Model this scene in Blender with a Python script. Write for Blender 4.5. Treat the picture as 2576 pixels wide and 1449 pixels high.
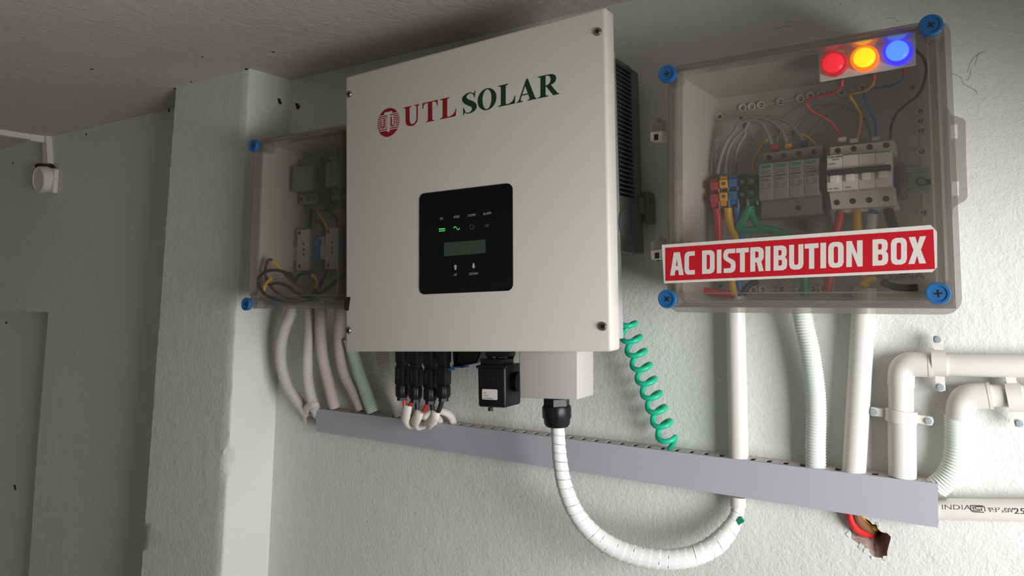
import bpy, bmesh, math, random
from math import sin, cos, pi, radians
from mathutils import Vector, Matrix
from mathutils.geometry import tessellate_polygon
random.seed(7)
SC = bpy.context.scene
COL = SC.collection
for o in list(bpy.data.objects): bpy.data.objects.remove(o)

# ------------------------------------------------------------------ camera
YAW, PITCH, ROLL = radians(-31.904), radians(7.571), radians(-0.464)
FPX, Y0 = 1799.0, 493.0
CAM = Vector((0, -1.1, 1.5))
_f = Vector((sin(YAW)*cos(PITCH), cos(YAW)*cos(PITCH), sin(PITCH)))
_r = Vector((cos(YAW), -sin(YAW), 0)); _u = _r.cross(_f)
_c, _s = cos(ROLL), sin(ROLL)
RT, UP, FW = _c*_r+_s*_u, -_s*_r+_c*_u, _f
cd = bpy.data.cameras.new('camera'); cam = bpy.data.objects.new('camera', cd); COL.objects.link(cam)
cam.matrix_world = Matrix(((RT.x, UP.x, -FW.x, CAM.x), (RT.y, UP.y, -FW.y, CAM.y), (RT.z, UP.z, -FW.z, CAM.z), (0, 0, 0, 1)))
cd.sensor_width = 36; cd.sensor_fit = 'HORIZONTAL'; cd.lens = FPX/2576*36
cd.shift_y = -(724.5-Y0)/2576; cd.clip_start = .01
SC.camera = cam

def W(px, py, y=0.0):
    """the point of the plane y = const (parallel to the wall) that the photograph shows at a pixel"""
    d = RT*((px-1288)/FPX) - UP*((py-Y0)/FPX) + FW
    return CAM + d*((y-CAM.y)/d.y)
def WZ(px, py, z):
    d = RT*((px-1288)/FPX) - UP*((py-Y0)/FPX) + FW
    return CAM + d*((z-CAM.z)/d.z)

# ------------------------------------------------------------------ light and view
w = bpy.data.worlds.new('sky'); SC.world = w; w.use_nodes = True
bg = w.node_tree.nodes['Background']; bg.inputs[0].default_value = (1.0, .97, .90, 1); bg.inputs[1].default_value = .07
def area(name, loc, target, sx, sy, power, color):
    ld = bpy.data.lights.new(name, 'AREA'); ld.shape = 'RECTANGLE'; ld.size = sx; ld.size_y = sy; ld.energy = power; ld.color = color
    o = bpy.data.objects.new(name, ld); COL.objects.link(o); o.location = loc
    o.rotation_euler = (Vector(target)-Vector(loc)).to_track_quat('-Z', 'Y').to_euler(); return o
area('daylight_opening', (1.14, -.86, 1.28), (.0, .0, 1.0), .9, .85, 42.5, (.995, .99, 1.0))
vs = SC.view_settings
SC.display_settings.display_device = 'sRGB'
vs.view_transform = 'Standard'; vs.look = 'None'; vs.gamma = 1; vs.use_curve_mapping = False
vs.exposure = 0.0
SC.cycles.transparent_max_bounces = 24

# ------------------------------------------------------------------ materials
def lin(c):
    return tuple(((v/255)/12.92 if v/255 <= .04045 else ((v/255+.055)/1.055)**2.4) for v in c)
def mat(name, c, rough=.5, metal=0, spec=.5, noise=0, nscale=20, bump=None, em=0, emc=None):
    m = bpy.data.materials.new(name); m.use_nodes = True; nt = m.node_tree; b = nt.nodes['Principled BSDF']
    col = lin(c)+(1,)
    b.inputs['Base Color'].default_value = col; b.inputs['Roughness'].default_value = rough; b.inputs['Metallic'].default_value = metal
    b.inputs['Specular IOR Level'].default_value = spec
    tc = nt.nodes.new('ShaderNodeTexCoord')
    def nz(scale, detail=4, rgh=.6):
        n = nt.nodes.new('ShaderNodeTexNoise'); n.inputs['Scale'].default_value = scale; n.inputs['Detail'].default_value = detail
        n.inputs['Roughness'].default_value = rgh; nt.links.new(tc.outputs['Object'], n.inputs['Vector']); return n
    if noise:
        n = nz(nscale); r = nt.nodes.new('ShaderNodeMix'); r.data_type = 'RGBA'
        r.inputs[6].default_value = tuple(v*(1-noise) for v in col[:3])+(1,); r.inputs[7].default_value = tuple(min(1, v*(1+noise)) for v in col[:3])+(1,)
        nt.links.new(n.outputs[0], r.inputs[0]); nt.links.new(r.outputs[2], b.inputs['Base Color'])
    if bump:
        prev = None
        for sc_, dist, det in bump:
            n = nz(sc_, det); bp = nt.nodes.new('ShaderNodeBump'); bp.inputs['Strength'].default_value = 1; bp.inputs['Distance'].default_value = dist
            nt.links.new(n.outputs[0], bp.inputs['Height'])
            if prev: nt.links.new(prev.outputs[0], bp.inputs['Normal'])
            prev = bp
        nt.links.new(prev.outputs[0], b.inputs['Normal'])
    if em:
        b.inputs['Emission Color'].default_value = lin(emc or c)+(1,); b.inputs['Emission Strength'].default_value = em
    return m
def clear(name, tint, haze, hazec, gloss=.06, rough=.08):
    m = bpy.data.materials.new(name); m.use_nodes = True; nt = m.node_tree; nt.nodes.remove(nt.nodes['Principled BSDF'])
    out = nt.nodes['Material Output']
    t = nt.nodes.new('ShaderNodeBsdfTransparent'); t.inputs[0].default_value = lin(tint)+(1,)
    d = nt.nodes.new('ShaderNodeBsdfDiffuse'); d.inputs[0].default_value = lin(hazec)+(1,)
    g = nt.nodes.new('ShaderNodeBsdfGlossy'); g.inputs[0].default_value = (1, 1, 1, 1); g.inputs['Roughness'].default_value = rough
    m1 = nt.nodes.new('ShaderNodeMixShader'); m1.inputs[0].default_value = haze
    nt.links.new(t.outputs[0], m1.inputs[1]); nt.links.new(d.outputs[0], m1.inputs[2])
    lw = nt.nodes.new('ShaderNodeLayerWeight'); lw.inputs[0].default_value = .5
    mr = nt.nodes.new('ShaderNodeMapRange'); mr.inputs[3].default_value = gloss*.6; mr.inputs[4].default_value = min(1, gloss*8)
    pw = nt.nodes.new('ShaderNodeMath'); pw.operation = 'POWER'; pw.inputs[1].default_value = 3
    nt.links.new(lw.outputs['Facing'], pw.inputs[0]); nt.links.new(pw.outputs[0], mr.inputs[0])
    m2 = nt.nodes.new('ShaderNodeMixShader'); nt.links.new(mr.outputs[0], m2.inputs[0])
    nt.links.new(m1.outputs[0], m2.inputs[1]); nt.links.new(g.outputs[0], m2.inputs[2]); nt.links.new(m2.outputs[0], out.inputs[0])
    return m
M = {}
def plaster(name, c):
    """painted cement plaster: pebbly relief, pinholes, a little dirt"""
    m = mat(name, c, .62, 0, .35, .07, 3.5, [(30, .0016, 3), (140, .0010, 3), (330, .0006, 2)])
    nt = m.node_tree; b = nt.nodes['Principled BSDF']; tc = next(n for n in nt.nodes if n.type == 'TEX_COORD')
    v = nt.nodes.new('ShaderNodeTexVoronoi'); v.inputs['Scale'].default_value = 75; v.feature = 'F1'
    v2 = nt.nodes.new('ShaderNodeTexNoise'); v2.inputs['Scale'].default_value = 30
    nt.links.new(tc.outputs['Object'], v.inputs['Vector']); nt.links.new(tc.outputs['Object'], v2.inputs['Vector'])
    ad = nt.nodes.new('ShaderNodeMath'); ad.operation = 'MULTIPLY_ADD'; ad.inputs[1].default_value = .35
    nt.links.new(v2.outputs[0], ad.inputs[0]); nt.links.new(v.outputs['Distance'], ad.inputs[2])
    cr = nt.nodes.new('ShaderNodeMapRange'); cr.inputs[1].default_value = .165; cr.inputs[2].default_value = .215
    nt.links.new(ad.outputs[0], cr.inputs[0])
    mx = nt.nodes.new('ShaderNodeMix'); mx.data_type = 'RGBA'; mx.inputs[6].default_value = tuple(x*.42 for x in lin(c))+(1,)
    src = b.inputs['Base Color'].links[0].from_socket
    nt.links.new(cr.outputs[0], mx.inputs[0]); nt.links.new(src, mx.inputs[7]); nt.links.new(mx.outputs[2], b.inputs['Base Color'])
    return m
M['wall'] = plaster('painted_plaster', (222, 223, 220))
M['ceil'] = mat('ceiling_plaster', (214, 208, 200), .7, 0, .3, .08, 5, [(40, .0025, 4), (180, .0010, 2)])
M['floor'] = mat('cement_floor', (120, 118, 114), .7, 0, .3, .1, 4)
M['ground'] = mat('outside_concrete', (150, 148, 144), .8, 0, .3, .1, 2)
M['hole'] = mat('broken_brick', (160, 141, 130), .9, 0, .1, .3, 90, [(150, .003, 4)])
M['inv'] = mat('powder_coat_white', (226, 222, 213), .42, 0, .4, .015, 6, [(1400, .00008, 1)])
M['invgrey'] = mat('powder_coat_grey', (199, 195, 191), .5, 0, .4, .02, 30)
M['sink'] = mat('cast_aluminium_grey', (104, 106, 108), .5, .15, .5, .05, 40)
M['steel'] = mat('steel', (150, 148, 142), .3, .9, .5, .1, 80)
M['sdark'] = mat('dark_steel', (70, 68, 64), .4, .8, .5)
M['black'] = mat('black_plastic', (20, 21, 24), .4, 0, .4, .05, 60)
M['gloss'] = mat('glossy_black_panel', (7, 9, 13), .12, 0, .5)
M['soft'] = mat('dark_rubber', (34, 34, 36), .6)
M['redink'] = mat('red_print', (150, 12, 26), .45)
M['greenink'] = mat('green_print', (6, 58, 36), .45)
M['whiteink'] = mat('white_print', (196, 196, 196), .5)
M['greyink'] = mat('faint_grey_print', (70, 74, 78), .5)
M['inkdark'] = mat('dark_print', (52, 50, 56), .6)
M['paleink'] = mat('pale_print', (216, 208, 200), .45)
M['led'] = mat('green_led', (60, 210, 90), .4, em=1.0, emc=(70, 215, 95))
M['lcd'] = mat('lcd_glass', (66, 78, 70), .25)
M['sign_red'] = mat('sign_red', (200, 30, 44), .4, 0, .3, .02, 40)
M['sign_white'] = mat('sign_white', (228, 222, 214), .45, 0, .3, .02, 20)
M['blue'] = mat('blue_plastic', (40, 102, 158), .45, 0, .35, .04, 50)
M['tray'] = clear('smoky_polycarbonate', (224, 222, 218), .6, (206, 201, 193), .05, .3)
M['boss'] = mat('boss_grey', (205, 200, 192), .5)
M['bossh'] = mat('boss_hole', (92, 90, 86), .7)
M['navy'] = mat('navy_plastic', (30, 50, 96), .5)
M['cover'] = clear('clear_cover', (246, 245, 243), .078, (205, 201, 194), .03, .06)
M['rim'] = clear('clear_rim', (222, 220, 218), .15, (222, 218, 212), .10, .15)
M['milk'] = mat('white_plastic', (226, 222, 214), .4)
M['duct'] = mat('grey_pvc', (179, 180, 187), .45, 0, .4, .02, 20)
M['ductedge'] = mat('duct_slot_edge', (206, 202, 196), .5)
M['ducttop'] = mat('grey_pvc_top', (206, 198, 192), .5)
M['pvc'] = mat('white_pvc', (225, 222, 214), .3, 0, .5, .015, 10)
M['flexw'] = mat('flex_white', (210, 206, 200), .42, 0, .5, .02, 30)
M['flexp'] = mat('flex_pinkish', (210, 197, 192), .42, 0, .5, .02, 30)
M['flexg'] = mat('flex_greenish', (196, 213, 202), .42, 0, .5, .02, 30)
M['flexl'] = mat('flex_pale', (226, 232, 224), .38, 0, .5, .02, 30)
M['green'] = mat('green_cable', (28, 192, 148), .4, 0, .5)
M['greenb'] = mat('green_cable_dull', (28, 140, 96), .45)
M['tape'] = mat('white_tape', (236, 236, 234), .35, 0, .5, .02, 60)
M['tapeb'] = mat('white_tape_soiled', (226, 221, 212), .5, 0, .4, .06, 120)
M['r'] = mat('red_cable', (205, 42, 44), .4)
M['y'] = mat('yellow_cable', (214, 164, 30), .45)
M['b'] = mat('blue_cable', (44, 104, 170), .45)
M['k'] = mat('black_cable', (30, 30, 32), .45)
M['dkr'] = mat('dark_red_cable', (110, 44, 48), .5)
M['br'] = mat('brown_cable', (132, 84, 58), .5)
M['g'] = mat('grey_cable', (132, 129, 125), .45)
M['seam'] = mat('tape_seam_grey', (158, 158, 160), .6)
M['w'] = mat('white_cable', (214, 208, 198), .45)
M['spd'] = mat('grey_device', (116, 114, 111), .5, 0, .4, .02, 30)
M['mcb'] = mat('white_device', (226, 218, 206), .42, 0, .4)
M['mcb2'] = mat('white_toggle', (238, 232, 222), .4)
M['zinc'] = mat('zinc_rail', (168, 182, 186), .4, .2)
M['tr'] = mat('terminal_red', (196, 40, 56), .45)
M['ty'] = mat('terminal_yellow', (232, 160, 24), .45)
M['tb'] = mat('terminal_blue', (40, 116, 180), .45)
M['tk'] = mat('terminal_black', (26, 26, 28), .45)
M['tg'] = mat('terminal_green', (24, 104, 66), .45)
M['dirt'] = mat('mud_stain', (70, 56, 44), .9, 0, .1, .3, 300)
M['crack'] = mat('crack_grey', (120, 118, 110), .95, 0, .05)  # one even grey for the hairline crack lines
M['dcdev'] = mat('fuse_holder_grey', (176, 172, 166), .5)
M['dcdark'] = mat('isolator_grey', (120, 120, 116), .5)
M['lred'] = mat('lamp_red', (230, 20, 40), .3, em=.75, emc=(255, 30, 55))
M['lredr'] = mat('lamp_red_ring', (190, 20, 36), .3, em=.35, emc=(230, 24, 44))
M['lamb'] = mat('lamp_amber', (255, 200, 10), .3, em=1.3, emc=(255, 208, 4))
M['lambr'] = mat('lamp_amber_ring', (255, 130, 10), .3, em=.9, emc=(255, 120, 4))
M['lblu'] = mat('lamp_blue', (80, 140, 255), .3, em=1.0, emc=(84, 150, 255))
M['lblur'] = mat('lamp_blue_ring', (50, 40, 255), .3, em=.95, emc=(64, 48, 255))

# ------------------------------------------------------------------ mesh builder
class MB:
    def __init__(s): s.v = []; s.f = []; s.sm = []
    def add(s, vs_, fs, smooth=False):
        o = len(s.v); s.v += [Vector(p) for p in vs_]
        for f in fs: s.f.append(tuple(i+o for i in f)); s.sm.append(smooth)
        return s
    def box(s, lo, hi, r=0, seg=2, fn=None):
        lo, hi = Vector(lo), Vector(hi)
        lo, hi = Vector(map(min, lo, hi)), Vector(map(max, lo, hi))
        bm = bmesh.new(); bmesh.ops.create_cube(bm, size=1)
        for v in bm.verts: v.co = Vector(((hi[i]+lo[i])/2+v.co[i]*(hi[i]-lo[i]) for i in range(3)))
        if r > 0:
            r = min(r, .49*min(hi-lo)); bmesh.ops.bevel(bm, geom=bm.edges[:], offset=r, segments=seg, profile=.5, affect='EDGES')
        bm.verts.index_update()
        vs_ = [fn(v.co) if fn else v.co.copy() for v in bm.verts]
        s.add(vs_, [[v.index for v in f.verts] for f in bm.faces], False); bm.free(); return s
    def tube(s, path, r, n=14, cap=True, rf=None, smooth=True, flat=1.0):
        P = [Vector(p) for p in path]; L = len(P); rings = []; acc = 0
        t = (P[1]-P[0]).normalized(); a = t.cross(Vector((0, 1, 0)))
        if a.length < 1e-3: a = t.cross(Vector((1, 0, 0)))
        a.normalize()
        for i, p in enumerate(P):
            if i: acc += (P[i]-P[i-1]).length
            t2 = (P[min(i+1, L-1)]-P[max(i-1, 0)]).normalized()
            a = (a-t2*a.dot(t2)).normalized(); b = t2.cross(a)
            rings.append([p+(a*cos(2*pi*k/n)+b*sin(2*pi*k/n)*flat)*(rf(acc, 2*pi*k/n) if rf else (r if not callable(r) else r(i/(L-1)))) for k in range(n)])
        vs_ = [v for R in rings for v in R]
        fs = [[i*n+k, i*n+(k+1) % n, (i+1)*n+(k+1) % n, (i+1)*n+k] for i in range(L-1) for k in range(n)]
        s.add(vs_, fs, smooth)
        if cap:
            s.add(rings[0], [list(range(n))[::-1]]); s.add(rings[-1], [list(range(n))])
        return s
    def lathe(s, prof, o, ax, n=28, smooth=True):
        """profile of (radius, distance along axis)"""
        o, ax = Vector(o), Vector(ax).normalized(); a = ax.orthogonal().normalized(); b = ax.cross(a)
        vs_ = [o+ax*h+(a*cos(2*pi*k/n)+b*sin(2*pi*k/n))*r for r, h in prof for k in range(n)]
        fs = [[i*n+k, i*n+(k+1) % n, (i+1)*n+(k+1) % n, (i+1)*n+k] for i in range(len(prof)-1) for k in range(n)]
        s.add(vs_, fs, smooth); s.sm[-len(fs):] = [smooth]*len(fs)
        s.add(vs_[:n], [list(range(n))[::-1]]); s.add(vs_[-n:], [list(range(n))]); return s
    def flat(s, loops, fr, t, back=True):
        """loops of 2-D points (outline, then holes) in the frame fr=(origin,u,v,n), raised by t along n"""
        o, u, v, n = fr
        pts = [p for l in loops for p in l]
        tris = tessellate_polygon([[Vector((p[0], p[1], 0)) for p in l] for l in loops])
        N = len(pts); vs_ = [o+u*p[0]+v*p[1]+n*t for p in pts]+[o+u*p[0]+v*p[1] for p in pts]; fs = []
        hand = u.cross(v).dot(n) > 0
        for a, b, c in tris:
            A = (pts[b][0]-pts[a][0])*(pts[c][1]-pts[a][1])-(pts[b][1]-pts[a][1])*(pts[c][0]-pts[a][0])
            f = [a, b, c] if (A > 0) == hand else [c, b, a]
            fs.append(f)
            if back: fs.append([i+N for i in f[::-1]])
        i0 = 0
        for li, l in enumerate(loops):
            ar = sum(l[i][0]*l[(i+1) % len(l)][1]-l[(i+1) % len(l)][0]*l[i][1] for i in range(len(l)))
            fl = ((ar > 0) == hand) == (li == 0)
            for i in range(len(l)):
                a, b = i0+i, i0+(i+1) % len(l)
                fs.append([a+N, b+N, b, a] if fl else [b+N, a+N, a, b])
            i0 += len(l)
        s.add(vs_, fs); return s
    def text(s, body, fr, h, t=.0002, align='CENTER', bold=0, wide=1.0):
        cu = bpy.data.curves.new('t', 'FONT'); cu.body = body; cu.size = 1; cu.align_x = align; cu.offset = bold; cu.resolution_u = 3
        ob = bpy.data.objects.new('t', cu); me = bpy.data.meshes.new_from_object(ob)
        o, u, v, n = fr; k = h/.7
        s.add([o+u*p.co.x*k*wide+v*p.co.y*k+n*t for p in me.vertices], [list(f.vertices) for f in me.polygons])
        bpy.data.objects.remove(ob); bpy.data.curves.remove(cu); bpy.data.meshes.remove(me); return s

BASE = {}
def mesh(name, mb, m, base, fix=False):
    me = bpy.data.meshes.new(name); me.from_pydata([p-base for p in mb.v], [], mb.f)
    me.polygons.foreach_set('use_smooth', mb.sm)
    if fix:
        bm = bmesh.new(); bm.from_mesh(me); bmesh.ops.recalc_face_normals(bm, faces=bm.faces[:]); bm.to_mesh(me); bm.free()
    me.update(); me.set_sharp_from_angle(angle=radians(38)); me.materials.append(m if not isinstance(m, str) else M[m]); return me
def thing(name, label, cat, loc, group=None):
    o = bpy.data.objects.new(name, None); COL.objects.link(o); o.location = loc; o.empty_display_size = .02
    o['label'] = label; o['category'] = cat
    if group: o['group'] = group
    BASE[o.name] = Vector(loc); return o
def part(name, mb, m, parent, label=None, stuff=False):
    b = BASE[parent.name]
    o = bpy.data.objects.new(name, mesh(name, mb, m, b, True)); COL.objects.link(o); o.parent = parent; BASE[o.name] = b
    if label: o['label'] = label
    if stuff: o['kind'] = 'stuff'
    return o
def solo(name, mb, m, label, cat, group=None):
    lo = Vector((min(p[i] for p in mb.v) for i in range(3))); hi = Vector((max(p[i] for p in mb.v) for i in range(3)))
    b = Vector(((lo.x+hi.x)/2, (lo.y+hi.y)/2, lo.z))
    o = bpy.data.objects.new(name, mesh(name, mb, m, b, True)); COL.objects.link(o); o.location = b; BASE[o.name] = b
    o['label'] = label; o['category'] = cat
    if group: o['group'] = group
    return o
def struct(name, mb, m, parent=None):
    b = Vector((0, 0, 0)) if not parent else BASE[parent.name]
    o = bpy.data.objects.new(name, mesh(name, mb, m, b, True)); COL.objects.link(o); BASE[o.name] = b
    if parent: o.parent = parent
    else: o['kind'] = 'structure'
    return o
def copies(name, mb, m, parent, places, label=None):
    """the same small part at several places: one mesh, obj.copy()"""
    first = None; b = BASE[parent.name]; out = []
    for p in places:
        if first is None:
            o = first = bpy.data.objects.new(name, mesh(name, mb, m, Vector((0, 0, 0)), True))
        else: o = first.copy(); o.name = name
        COL.objects.link(o); o.parent = parent; o.location = Vector(p)-b; BASE[o.name] = Vector(p); out.append(o)
        if label: o['label'] = label
    return out
def smooth(P, k=8):
    P = [Vector(p) for p in P]; Q = [P[0]*2-P[1]]+P+[P[-1]*2-P[-2]]; out = []
    for i in range(1, len(Q)-2):
        a, b, c, d = Q[i-1:i+3]
        for j in range(k):
            t = j/k
            out.append(.5*((2*b)+(c-a)*t+(2*a-5*b+4*c-d)*t*t+(3*b-a-3*c+d)*t**3))
    return out+[P[-1]]
def resample(P, step):
    out = [P[0].copy()]; need = step; acc = 0
    for a, b in zip(P, P[1:]):
        L = (b-a).length; d = 0
        while acc+L-d >= need:
            d += need-acc; acc = 0; out.append(a.lerp(b, d/L))
        acc += L-d
    if (out[-1]-P[-1]).length > step*.3: out.append(P[-1].copy())
    return out
def pp(pts, y0=None, y1=None):
    n = len(pts)
    return [W(p[0], p[1], p[2] if len(p) > 2 else y0+(y1-y0)*i/max(1, n-1)) for i, p in enumerate(pts)]
def Z(ox, oy, s):
    return lambda *pts: [(ox+p[0]/s, oy+p[1]/s)+tuple(p[2:]) for p in pts]
X1, Y1, Z1 = Vector((1, 0, 0)), Vector((0, 1, 0)), Vector((0, 0, 1))
FRONT = Vector((0, -1, 0))
def frame(bl, br, tl, y, n=FRONT):
    o = W(*bl, y); return (o, (W(*br, y)-o), (W(*tl, y)-o), n)
def rr(x0, y0, x1, y1, r, n=5):
    c = [(x1-r, y1-r, 0), (x0+r, y1-r, 90), (x0+r, y0+r, 180), (x1-r, y0+r, 270)]
    return [(cx+r*cos(radians(a+90*i/n)), cy+r*sin(radians(a+90*i/n))) for cx, cy, a in c for i in range(n+1)]
def disc(mb, c, r, t, n=24, ax=FRONT):
    mb.lathe([(r, 0), (r, t*.7), (r*.93, t)], c, ax, n); return mb
def pbox(mb, x0, y0, x1, y1, yf, yb, r=.001, seg=2):
    """box parallel to the wall whose front face, in plane yf, spans the given pixels"""
    cx, cy = (x0+x1)/2, (y0+y1)/2
    mb.box((W(x0, cy, yf).x, yf, W(cx, y1, yf).z), (W(x1, cy, yf).x, yb, W(cx, y0, yf).z), r, seg); return mb
def pquad(mb, tl, tr, br, bl, yf, yb, r=0):
    """block whose front face has the four given corners in plane yf and which runs straight back to yb"""
    q = [W(*p, yf) for p in (tl, tr, br, bl)]
    def fn(c):
        a = q[3].lerp(q[2], c.x); b = q[0].lerp(q[1], c.x); p = a.lerp(b, c.z); p.y = yf+(yb-yf)*c.y; return p
    if r:
        wx = (q[2]-q[3]).length; wz = (q[0]-q[3]).length; d = abs(yb-yf)
        m2 = MB().box((0, 0, 0), (wx, d, wz), r, 3)
        mb.add([fn(Vector((v.x/wx, v.y/d, v.z/wz))) for v in m2.v], m2.f)
    else: mb.box((0, 0, 0), (1, 1, 1), fn=fn)
    return mb

# ------------------------------------------------------------------ the setting
CEIL = 1.990
XL, XR = -4.0, 1.05
nx = W(122, 785).x; nz_ = W(122, 785).z
hole_px = [(2130,1293),(2134,1318),(2143,1341),(2142,1352),(2150,1360),(2160,1366),(2170,1372),(2182,1381),(2188,1389),(2198,1400),(2206,1402),(2222,1403),(2232,1398),(2232,1388),(2236,1372),(2240,1358),(2241,1350),(2235,1344),(2226,1337),(2230,1342),(2217,1338),(2209,1331),(2205,1320),(2195,1319),(2188,1311),(2180,1306),(2165,1300),(2164,1290),(2150,1284)]
hole = [(W(*p).x, W(*p).z) for p in hole_px]
fr0 = (Vector((0, 0, 0)), X1, Z1, FRONT)
mb = MB()
mb.flat([[(XL, nz_), (nx, nz_), (nx-.004, 1.0), (nx+.006, .6), (nx+.02, 0), (XR, 0), (XR, 2.2), (XL, 2.2)], hole], fr0, 0.0, back=False)
wall = struct('wall_back', mb, 'wall')
mb = MB().box((XL, .05, 0), (nx+.05, .06, nz_+.02))
mb.box((nx-.001, .0005, 0), (nx+.05, .055, nz_+.02)); mb.box((XL, .0005, nz_-.0005), (nx+.03, .055, nz_+.03))
struct('wall_recess', mb, 'wall')
# ragged cavity behind the hole
mb = MB(); n = len(hole); cx = sum(p[0] for p in hole)/n; cz = sum(p[1] for p in hole)/n; rings = []
for k, (s_, d) in enumerate([(1.0, -.0004), (1.02, .004), (.98, .010), (.84, .016), (.6, .026), (.3, .045), (.05, .06)]):
    rings.append([Vector((cx+.0+(p[0]-cx)*s_*(1+random.uniform(-.03, .03)*(k > 0)), d*(1+random.uniform(-.2, .2)*(k > 0)), cz+(p[1]-cz)*s_*(1+random.uniform(-.03, .03)*(k > 0))+(.010*k/6))) for p in hole])
mb.add([v for R in rings for v in R], [[i*n+k, i*n+(k+1) % n, (i+1)*n+(k+1) % n, (i+1)*n+k] for i in range(6) for k in range(n)])
struct('wall_cavity', mb, 'hole', wall)
# flakes of paint lifting round the hole
for i, (px, py, r) in enumerate([(2136,1345,.006),(2166,1374,.006),(2180,1386,.007),(2196,1402,.004),(2228,1404,.006),(2208,1318,.005)]):
    c = W(px, py); mb = MB(); k = 7
    r *= .6; ring = [c+Vector((cos(2*pi*j/k)*r*random.uniform(.6, 1.2), -.0004-random.uniform(0, .0012), sin(2*pi*j/k)*r*random.uniform(.6, 1.2))) for j in range(k)]
    mb.add([p+Vector((0, .002, 0)) for p in ring]+ring, [list(range(k))[::-1], [k+j for j in range(k)]]+[[j, (j+1) % k, k+(j+1) % k, k+j] for j in range(k)])
    struct('paint_flake', mb, 'wall', wall)
# pilaster with worn arrises
PX0, PX1, PY = W(440, 220, -.112).x, W(628, 180, -.112).x, -.112
PB0, PB1 = W(352, 1449, -.112), W(557, 1449, -.112)
mb = MB(); NZ = 150; rows = []
for i in range(NZ+1):
    z = 2.05*i/NZ; t = (CEIL-z)/(CEIL-PB0.z)
    xa = PX0+(PB0.x-PX0)*t; xb = PX1+(PB1.x-PX1)*t; xc = xb+.006
    j = lambda a: random.uniform(-a, a)
    chip = 0
    zc = W(568, 1162, -.112).z
    if abs(z-zc) < .022: chip = .011
    zc2 = W(360, 1352, -.112).z
    ch2 = .008 if abs(z-zc2) < .012 else 0
    rows.append([Vector((xa, .02, z)), Vector((xa+j(.0004)+ch2*.3, PY+.006, z)), Vector((xa+.005+j(.0005)+ch2, PY+j(.0006)+ch2*.2, z)),
                 Vector((xa+.03, PY, z)), Vector((xb-.03, PY, z)), Vector((xb-.006+j(.0005)-chip, PY+j(.0005), z)), Vector((xb-.002+j(.0004)-chip*.5, PY+.002+chip*.5, z)), Vector((xb+j(.0003), PY+.006+chip*.9, z)), Vector((xc, .02, z))])
mb.add([v for R in rows for v in R], [[i*9+k, i*9+k+1, (i+1)*9+k+1, (i+1)*9+k] for i in range(NZ) for k in range(8)])
pil = struct('wall_pilaster', mb, 'wall')
struct('ceiling', MB().box((XL, -3.0, CEIL), (1.55, .3, CEIL+.15)), 'ceil')
struct('floor', MB().box((XL, -3.0, -.15), (XR+.1, .3, 0)), 'floor')
struct('wall_left', MB().box((XL-.12, -3.0, 0), (XL, .3, 2.1)), 'wall')
struct('wall_front', MB().box((XL, -3.1, 0), (.6, -2.95, 2.1)), 'wall')
struct('floor_outside', MB().box((-8, -9, -.4), (12, 6, -.16)), 'ground')
struct('added_shade_beam_1', MB().box((.42, -1.15, 1.555), (.54, 0, CEIL)), 'wall')  # unseen beam, added to block daylight from the upper wall
struct('wall_backing', MB().box((XL, .07, 0), (XR, .2, 2.1)), 'wall')
# insect mud specks
specks = [((621,174),.007,0,'c'),((444,223),.007,0,'c'),((481,206),.003,0,'c'),((509,143),.003,1,'c'),((231,174),.004,1,'c'),((688,131),.0035,1,'c'),
          ((704,256),.007,2,'p'),((748,266),.007,3,'w'),((425,277),.005,3,'w'),((217,338),.004,3,'w'),((38,1225),.008,4,'w'),((32,410),.004,3,'w'),((1655,653),.0025,3,'w'),((16,812),.005,4,'w')]
for (px, py), r, kind, _ in specks:
    mb = MB(); n = 8
    if kind in (0, 1): c = WZ(px, py, CEIL); ax = -Z1
    elif kind == 2:
        d = RT*((px-1288)/FPX)-UP*((py-Y0)/FPX)+FW; c = CAM+d*((PX1+.002-CAM.x)/d.x); ax = X1
    elif kind == 4: c = W(px, py, .05); ax = FRONT
    else: c = W(px, py, 0); ax = FRONT
    a = ax.orthogonal().normalized(); b = ax.cross(a)
    ring = [c+ax*.0004+(a*cos(2*pi*j/n)+b*sin(2*pi*j/n)*1.4)*r*random.uniform(.6, 1.15) for j in range(n)]
    mb.add(ring+[c+ax*r*.35], [[j, (j+1) % n, n] for j in range(n)])
    struct('mud_speck', mb, 'dirt', wall)
# hairline cracks at the upper right
z5 = Z(2240, 20, 4.83); z1 = Z(1620, 20, 2.995)
for pl in (z5((1150,540),(1110,535),(1085,555),(1062,565),(1030,585)), z5((1055,585),(1048,620),(1028,655),(1026,690)), z5((982,735),(972,790),(958,850),(942,872),(920,868)),
           z5((735,803),(785,805),(820,830),(858,850),(872,905),(920,945),(970,960),(1020,1000),(1052,1045)), z1((1080,120),(1100,105),(1130,95)), z1((980,155),(1060,140),(1110,140)), z1((1820,80),(1870,75),(1920,100)), z1((2440,480),(2465,400),(2500,360),(2540,340))):
    P = resample(smooth(pp([(a, b, 0) for a, b in pl])), .002)
    P = [p+Vector((random.uniform(-.0008, .0008), .0002, random.uniform(-.0008, .0008))) for p in P]
    struct('crack', MB().tube(P, .0004, 5), 'crack', wall)

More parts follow.
